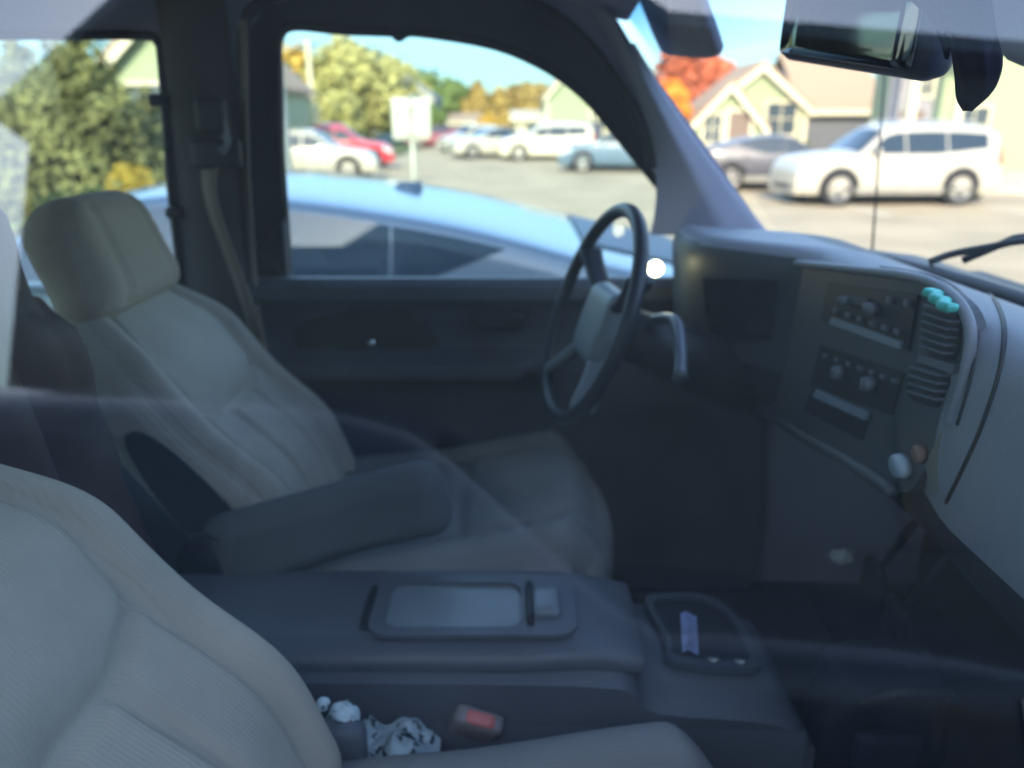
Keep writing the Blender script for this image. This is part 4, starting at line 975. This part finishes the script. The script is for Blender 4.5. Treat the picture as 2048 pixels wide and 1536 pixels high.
# radio, climate control
rd = dplate('radio', [(1655, 565), (1835, 590), (1815, 700), (1640, 640)], XB-.004, .01, black, bez, smoothc=False)
dplate('radio_strip', [(1662, 634), (1800, 684), (1797, 698), (1657, 647)], XB-.008, .004, mat('strip grey', (.26, .31, .35), .35), rd, smoothc=False)
dplate('radio_display', [(1690, 590), (1735, 598), (1730, 613), (1686, 604)], XB-.008, .004, bezelm, rd, smoothc=False)
cc = dplate('climate_control', [(1640, 690), (1805, 745), (1780, 830), (1620, 770)], XB-.004, .01, black, bez, smoothc=False)
def knob(px, py, r, m, par, x=XB-.004, d=.014):
    bm = BM(); p = onX(px, py, x); cyl(bm, p, p-Vector((d, 0, 0)), r, r*.85, 20); box(bm, p-Vector((d+.001, 0, 0)), (.002, r*.15, r*.8)); link('knob', bm, m, par)
def buttons(p0, p1, n, par, w_=.006, h_=.003):
    for k in range(n):
        a = k/(n-1); p = onX(p0[0]+(p1[0]-p0[0])*a, p0[1]+(p1[1]-p0[1])*a, XB-.007); bm = BM(); box(bm, p, (.003, w_, h_), bev=.001); link('button', bm, mat('button grey', (.12, .135, .15), .45), par, smooth=False)
buttons((1672, 622), (1795, 664), 6, rd); buttons((1780, 600), (1815, 606), 2, rd, .005, .004)
buttons((1652, 712), (1790, 762), 7, cc, .005, .0025)
kn = mat('knob grey', (.16, .18, .2), .4)
knob(1687, 745, .010, kn, cc); knob(1748, 768, .010, kn, cc); knob(1752, 618, .009, kn, rd); knob(1700, 602, .007, kn, rd)
st_ = dplate('storage_slot', [(1625, 778), (1735, 828), (1722, 880), (1605, 820)], XB-.003, .01, black, bez, smoothc=False)
dplate('slot_lip', [(1632, 778), (1733, 824), (1728, 840), (1624, 793)], XB-.008, .005, mat('slot grey', (.22, .27, .32), .4), st_, smoothc=False)
# air vents
vm = dplate('air_vent', [(1862, 600), (1905, 622), (1918, 660), (1905, 720), (1850, 700), (1845, 640)], XB-.003, .01, black, bez, k=3)
vm2 = dplate('air_vent', [(1830, 728), (1895, 752), (1880, 800), (1865, 815), (1815, 790)], XB-.003, .01, black, bez, k=3)
for par, ys, xa, xb in ((vm, (618, 634, 650, 666, 682, 698), 1856, 1912), (vm2, (742, 758, 774, 790), 1828, 1888)):
    for k, y in enumerate(ys):
        bm = BM(); a_, b_ = onX(xa-k*1.5, y-8, XB-.008), onX(xb-k*2.5, y+9, XB-.008); d = (b_-a_); q = d.to_track_quat('Y', 'Z').to_matrix(); box(bm, (a_+b_)/2, (.006, d.length/2, .0012), rot=q); link('vent_slat', bm, plastic, par, smooth=False)
dplate('vent_divider', [(1838, 708), (1908, 730), (1902, 748), (1832, 722)], XB-.010, .006, plastic, bez, smoothc=False)
# lower trims
dplate('glovebox_edge', [(1880, 866), (1935, 868), (1925, 900), (1890, 985), (1860, 985), (1850, 930)], XB-.004, .01, mat('tan tinted trim', (.15, .15, .12), .6), dash, smoothc=False)
bm = BM(); p = onX(1807, 932, XB-.002); cyl(bm, p, p-Vector((.010, 0, 0)), .019, .016, 24)
for v in bm.verts: v.co.z = p.z+(v.co.z-p.z)*.8
link('power_outlet', bm, mat('pale cap', (.42, .52, .58), .35), bez)
bm = BM(); p = onX(1845, 908, XB-.002); cyl(bm, p, p-Vector((.008, 0, 0)), .011, .010, 18); link('lighter_cap', bm, mat('brownish cap', (.22, .13, .10), .5), bez)
dtube('lower_trim', [(1500, 800), (1600, 868), (1700, 925), (1790, 985)], XB-.004, .010, bezelm, dash)
# teal clip on the vent: a loose thing
p = onX(1880, 600, XB-.018); tc_ = thing('air_freshener', 'bright teal clip-on air freshener at the top of the dash vents', 'air freshener', p)
d = onX(1905, 622, XB-.018)-onX(1855, 578, XB-.018); q = d.to_track_quat('Y', 'X').to_matrix()
bm = BM(); rbox(bm, (0, 0, 0), (.005, d.length/2*.9, .0075), .0045, 10, rot=q, deform=lambda u, p: p+Vector((0, 0, .003*math.sin(u.y*9)))); part('body', bm, mat('teal plastic', (.10, .62, .52), .4, var=.25, scale=60), tc_)
bm = BM(); box(bm, (.012, 0, 0), (.008, .004, .003)); part('clip', bm, black, tc_, smooth=False)

# ---------------------------------------------------------------- steering wheel
WC = Vector((.136, 1.285, 1.362)); Rw = Matrix.Rotation(R(9), 3, 'Z') @ Matrix.Rotation(R(19), 3, 'Y')  # local: wheel in y-z plane, +x forward
RW = .188
def wl(x, a, r): return WC + Rw @ Vector((x, r*math.sin(a), r*math.cos(a)))
bm = BM(); tube(bm, [wl(0, k/72*math.tau, RW) for k in range(72)], .0126, 14, True); whl = link('steering_wheel', bm, mat('wheel leather', (.028, .032, .045), .38, bump=.2, bscale=300), tk)
padm = mat('pad grey', (.22, .25, .27), .4, bump=.15, bscale=400)
bm = BM(); rbox(bm, WC+Rw @ Vector((.030, 0, -.012)), (.026, .080, .070), .024, 14, rot=Rw, deform=lambda u, p: Vector((p.x, p.y*(1-.18*abs(u.z)*(1 if u.z < 0 else .5)), p.z))); link('airbag_pad', bm, padm, whl)
for a in (R(58), R(-58), R(140), R(-140)):
    bm = BM(); A = wl(.006, a, RW-.004); B = WC+Rw @ Vector((.034, .055*math.sin(a)*1.1, .05*math.cos(a))); d = B-A; q = d.to_track_quat('Z', 'X').to_matrix(); rbox(bm, (A+B)/2, (.010, .019, d.length/2), .009, 8, rot=q, deform=lambda u, p: Vector((p.x, p.y*(1+.35*u.z*u.z), p.z))); link('spoke', bm, padm if abs(a) > 1.6 else MATS['wheel leather'], whl)
bm = BM(); cyl(bm, WC+Rw @ Vector((.04, 0, -.01)), WC+Rw @ Vector((.34, 0, -.03)), .045, .065, 22); col_ = link('steering_column', bm, darkpl, tk)
bm = BM(); tube(bm, crom([WC+Rw @ Vector((.10, -.04, .03)), WC+Rw @ Vector((.10, -.12, .05)), WC+Rw @ Vector((.09, -.20, .02)), WC+Rw @ Vector((.08, -.255, -.01))], 5), [.010]*15+[.013], 10); link('gear_lever', bm, mat('lever grey', (.11, .125, .15), .35), col_)
bm = BM(); tube(bm, [WC+Rw @ Vector((.12, .05, .0)), WC+Rw @ Vector((.10, .16, .02))], .008, 8); link('indicator_stalk', bm, black, col_)
# glowing bead added by the column in place of the sun's glint
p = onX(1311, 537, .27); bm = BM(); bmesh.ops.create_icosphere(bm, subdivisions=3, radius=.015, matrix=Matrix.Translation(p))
glint = link('sun_glint', bm, emis('glint glow', (1, .93, .5), 3.2), col_); glint['label'] = 'small round glowing yellow-white bead standing in for the sun glint beside the wheel'

# ---------------------------------------------------------------- mirror, visors
mc = onX(1722, 50, .37); mdir = Vector((-.96, -.27, -.06)).normalized(); Rm = mdir.to_track_quat('X', 'Z').to_matrix() @ Matrix.Rotation(R(-9), 3, 'X')
bm = BM(); rbox(bm, mc, (.02, .125, .044), .018, 12, rot=Rm); mir = link('rear_view_mirror', bm, mat('mirror navy', (.035, .045, .085), .5), tk)
mg = mat('mirror glass', (.22, .26, .27), .07, 1, var=.01)
bm = BM(); rbox(bm, mc+Rm @ Vector((.021, 0, 0)), (.002, .108, .034), .002, 6, rot=Rm); link('mirror_glass', bm, mg, mir)
bm = BM(); cyl(bm, mc-Rm @ Vector((.015, 0, 0)), mc+Vector((.05, .01, .10)), .010, n=10); link('mirror_stem', bm, MATS['mirror navy'], mir)
def visor(c, h, rot, nm='sun_visor'):
    bm = BM(); rbox(bm, c, h, .009, 18, rot=rot, deform=lambda u, p: Vector((p.x, p.y*(1-.05*max(0, -u.z)**3), p.z*(1-.10*abs(u.y)**6)))); return link(nm, bm, headl, tk)
visor(onX(1345, 10, .27)+Vector((.01, .05, .0)), (.010, .20, .085), Matrix.Rotation(R(-28), 3, 'Y') @ Matrix.Rotation(R(6), 3, 'X'))
visor(Vector((.33, .42, 1.812)), (.010, .17, .088), Matrix.Rotation(R(-14), 3, 'Y') @ Matrix.Rotation(R(-6), 3, 'X'))
# dark cloth hanging beside the mirror
hg = thing('hanging_cloth', 'dark navy cloth drooping in folds from the windscreen header, right of the mirror', 'cloth', onX(1945, -100, .37))
o0 = Vector(hg.location)
def lobe(nm, cl, m):
    C_ = crom([onX(x, y, .37)-o0 for x, y, w_ in cl], 5); W_ = crom([Vector((w_/1500*.78/2, 0, 0)) for x, y, w_ in cl], 5); bm = BM(); prev = None; n = 40
    for i, (c_, w_) in enumerate(zip(C_, W_)):
        row = [bm.verts.new(c_+Vector((.35*w_.x*math.sin(a)*(1+.25*math.sin(a*5+i*.15)), w_.x*math.cos(a)*(1+.06*math.sin(a*7)), .004*math.sin(a*3)))) for a in [k/n*math.tau for k in range(n)]]
        if prev:
            for k in range(n): bm.faces.new((prev[k], prev[(k+1) % n], row[(k+1) % n], row[k]))
        else: bm.faces.new(row)
        prev = row
    bm.faces.new(prev); return part(nm, bm, m, hg)
navy = mat('navy cloth', (.02, .022, .045), .9, bump=.4, bscale=150, spec=.1)
lobe('cloth', [(1950, -110, 130), (1950, -20, 118), (1948, 70, 112), (1955, 140, 104), (1950, 185, 80), (1940, 213, 26)], navy)
lobe('fold', [(1865, -110, 90), (1850, -60, 110), (1850, -20, 90), (1880, 20, 60), (1893, 70, 30), (1896, 110, 10)], navy)

# ---------------------------------------------------------------- loose things
# jacket shape added to stand in for the brown reflection near the headrest
jk = thing('brown_reflection', 'dark brown jacket shape standing in for a reflection between the two headrests', 'jacket', (-.66, .93, .73))
def jdef(u, p): n = noise.noise(p*7+Vector((3, 1, 0)))*.045+noise.noise(p*18)*.014; return p*(1+n/.2)+Vector((-.05*u.z, 0, 0))
bm = BM(); rbox(bm, (.0, .0, .48), (.105, .10, .45), .09, 30, deform=lambda u, p: jdef(u, p)+Vector((-.03*u.z, 0, 0))); part('body', bm, brown, jk)
bm = BM(); tube(bm, crom([(-.02, -.09, .80), (.03, -.10, .62), (.05, -.09, .40), (.05, -.08, .18)], 6), [.045, .05, .05, .05, .05, .05, .05, .05, .05, .05, .05, .045, .045, .045, .04, .04, .04, .04, .035][:19], 14); part('reflection_sleeve_shape', bm, brown, jk)
bm = BM(); tube(bm, crom([(.02, -.07, .90), (-.02, .0, .94), (-.05, .06, .90)], 6), .028, 12); part('reflection_collar_shape', bm, brown, jk)
# crumpled white lace on the passenger cushion
lc = thing('lace_cloth', 'crumpled white and teal lace cloth tucked between the passenger seat and console', 'cloth', onY(772, 1530, .74))
def lm_():
    m = bpy.data.materials.new('lace'); m.use_nodes = True; n = m.node_tree; b = n.nodes['Principled BSDF']; b.inputs['Roughness'].default_value = .8
    tc = n.nodes.new('ShaderNodeTexCoord'); v = n.nodes.new('ShaderNodeTexNoise'); v.inputs['Scale'].default_value = 70; v.inputs['Detail'].default_value = 3
    r = n.nodes.new('ShaderNodeValToRGB'); r.color_ramp.interpolation = 'EASE'; r.color_ramp.elements[0].position = .34; r.color_ramp.elements[0].color = (.04, .08, .10, 1); r.color_ramp.elements[1].position = .47; r.color_ramp.elements[1].color = (.75, .88, .92, 1)
    n.links.new(tc.outputs['Object'], v.inputs['Vector']); n.links.new(v.outputs['Fac'], r.inputs[0]); n.links.new(r.outputs[0], b.inputs['Base Color']); return m
lcm = lm_()
bm = BM()
def f(i, j):
    x = -.055+.12*i; y = -.05+.10*j; q = Vector((x*20, y*20, 0)); return Vector((x, y, .03+.035*noise.noise(q)+.012*noise.noise(q*3)-.35*(x+.03)*(x > -.03)*.55-.3*y*y*8))
grid(bm, 40, 30, f); bmesh.ops.solidify(bm, geom=bm.faces[:], thickness=.002); part('cloth', bm, lcm, lc)
for c, r in (((-.052, .01, .065), .020), ((-.072, .0, .095), .009)):
    bm = BM(); bmesh.ops.create_icosphere(bm, subdivisions=4, radius=r, matrix=Matrix.Translation(c))
    for v in bm.verts: v.co += (v.co-Vector(c))*.25*noise.noise(v.co*120)
    part('ruffle', bm, lcm, lc)
# dark bag on the floor
bg_ = thing('dark_bag', 'slumped near-black bag standing on the floor hump under the dashboard', 'bag', (.57, .93, .765))
bm = BM(); rbox(bm, (.0, .02, .06), (.10, .08, .07), .05, 22, deform=lambda u, p: p*(1+.35*noise.noise(p*11+Vector((5, 0, 0))))); part('body', bm, mat('bag cloth', (.012, .015, .024), .7, bump=.5, bscale=60), bg_)
bm = BM(); tube(bm, crom([(-.06, -.05, .11), (-.03, -.08, .16), (.05, -.07, .15), (.07, -.04, .11)], 6), .006, 8); part('handle', bm, mat('bag strap', (.05, .05, .05), .6), bg_)
bm = BM(); rbox(bm, (-.02, -.07, .05), (.05, .012, .03), .010, 6); part('pocket', bm, mat('bag pocket', (.02, .03, .05), .6), bg_)
# pale crumpled wrapper
q = onZ(1683, 1115, .80); wr_ = thing('wrapper', 'tiny pale crumpled wrapper glinting on the dark transmission hump', 'wrapper', q)
bm = BM(); bmesh.ops.create_icosphere(bm, subdivisions=3, radius=.022)
for v in bm.verts: v.co *= 1+.6*noise.noise(v.co*90); v.co.z = v.co.z*.6+.006
part('foil', bm, mat('pale foil', (.8, .9, .9), .5), wr_)
# carpet hump, pedals, floor mats
bm = BM()
def f(i, j): x = .40+.62*i; y = .72+.46*j; return Vector((x, y, .60+.20*math.sin(math.pi*j)**.7*(.85+.25*i)))
grid(bm, 16, 20, f); link('transmission_hump', bm, dark_fab, tk)
for (x, y) in ((.72, 1.18), (.74, 1.32)):
    bm = BM(); rbox(bm, (x, y, .80), (.012, .035, .04), .01, 5); cyl(bm, (x+.01, y, .82), (x+.12, y, 1.05), .008, n=8); link('pedal', bm, black, tk)
for y in (.48, 1.33):
    bm = BM(); rbox(bm, (.42, y, .612), (.28, .20, .008), .008, 10); link('floor_mat', bm, mat('floor mat', (.045, .045, .042), .95, bump=.6, bscale=120, var=.35), tk)

# ---------------------------------------------------------------- the van in the next bay (mirrored in the passenger glass)
van = make_car('dark_suv', 'tall dark suv parked beside the passenger side, mirrored in the glass', 'car', (-.75, -2.45), 0, 5.0, 1.9, 1.95, greyp, 'suv', detail=False)
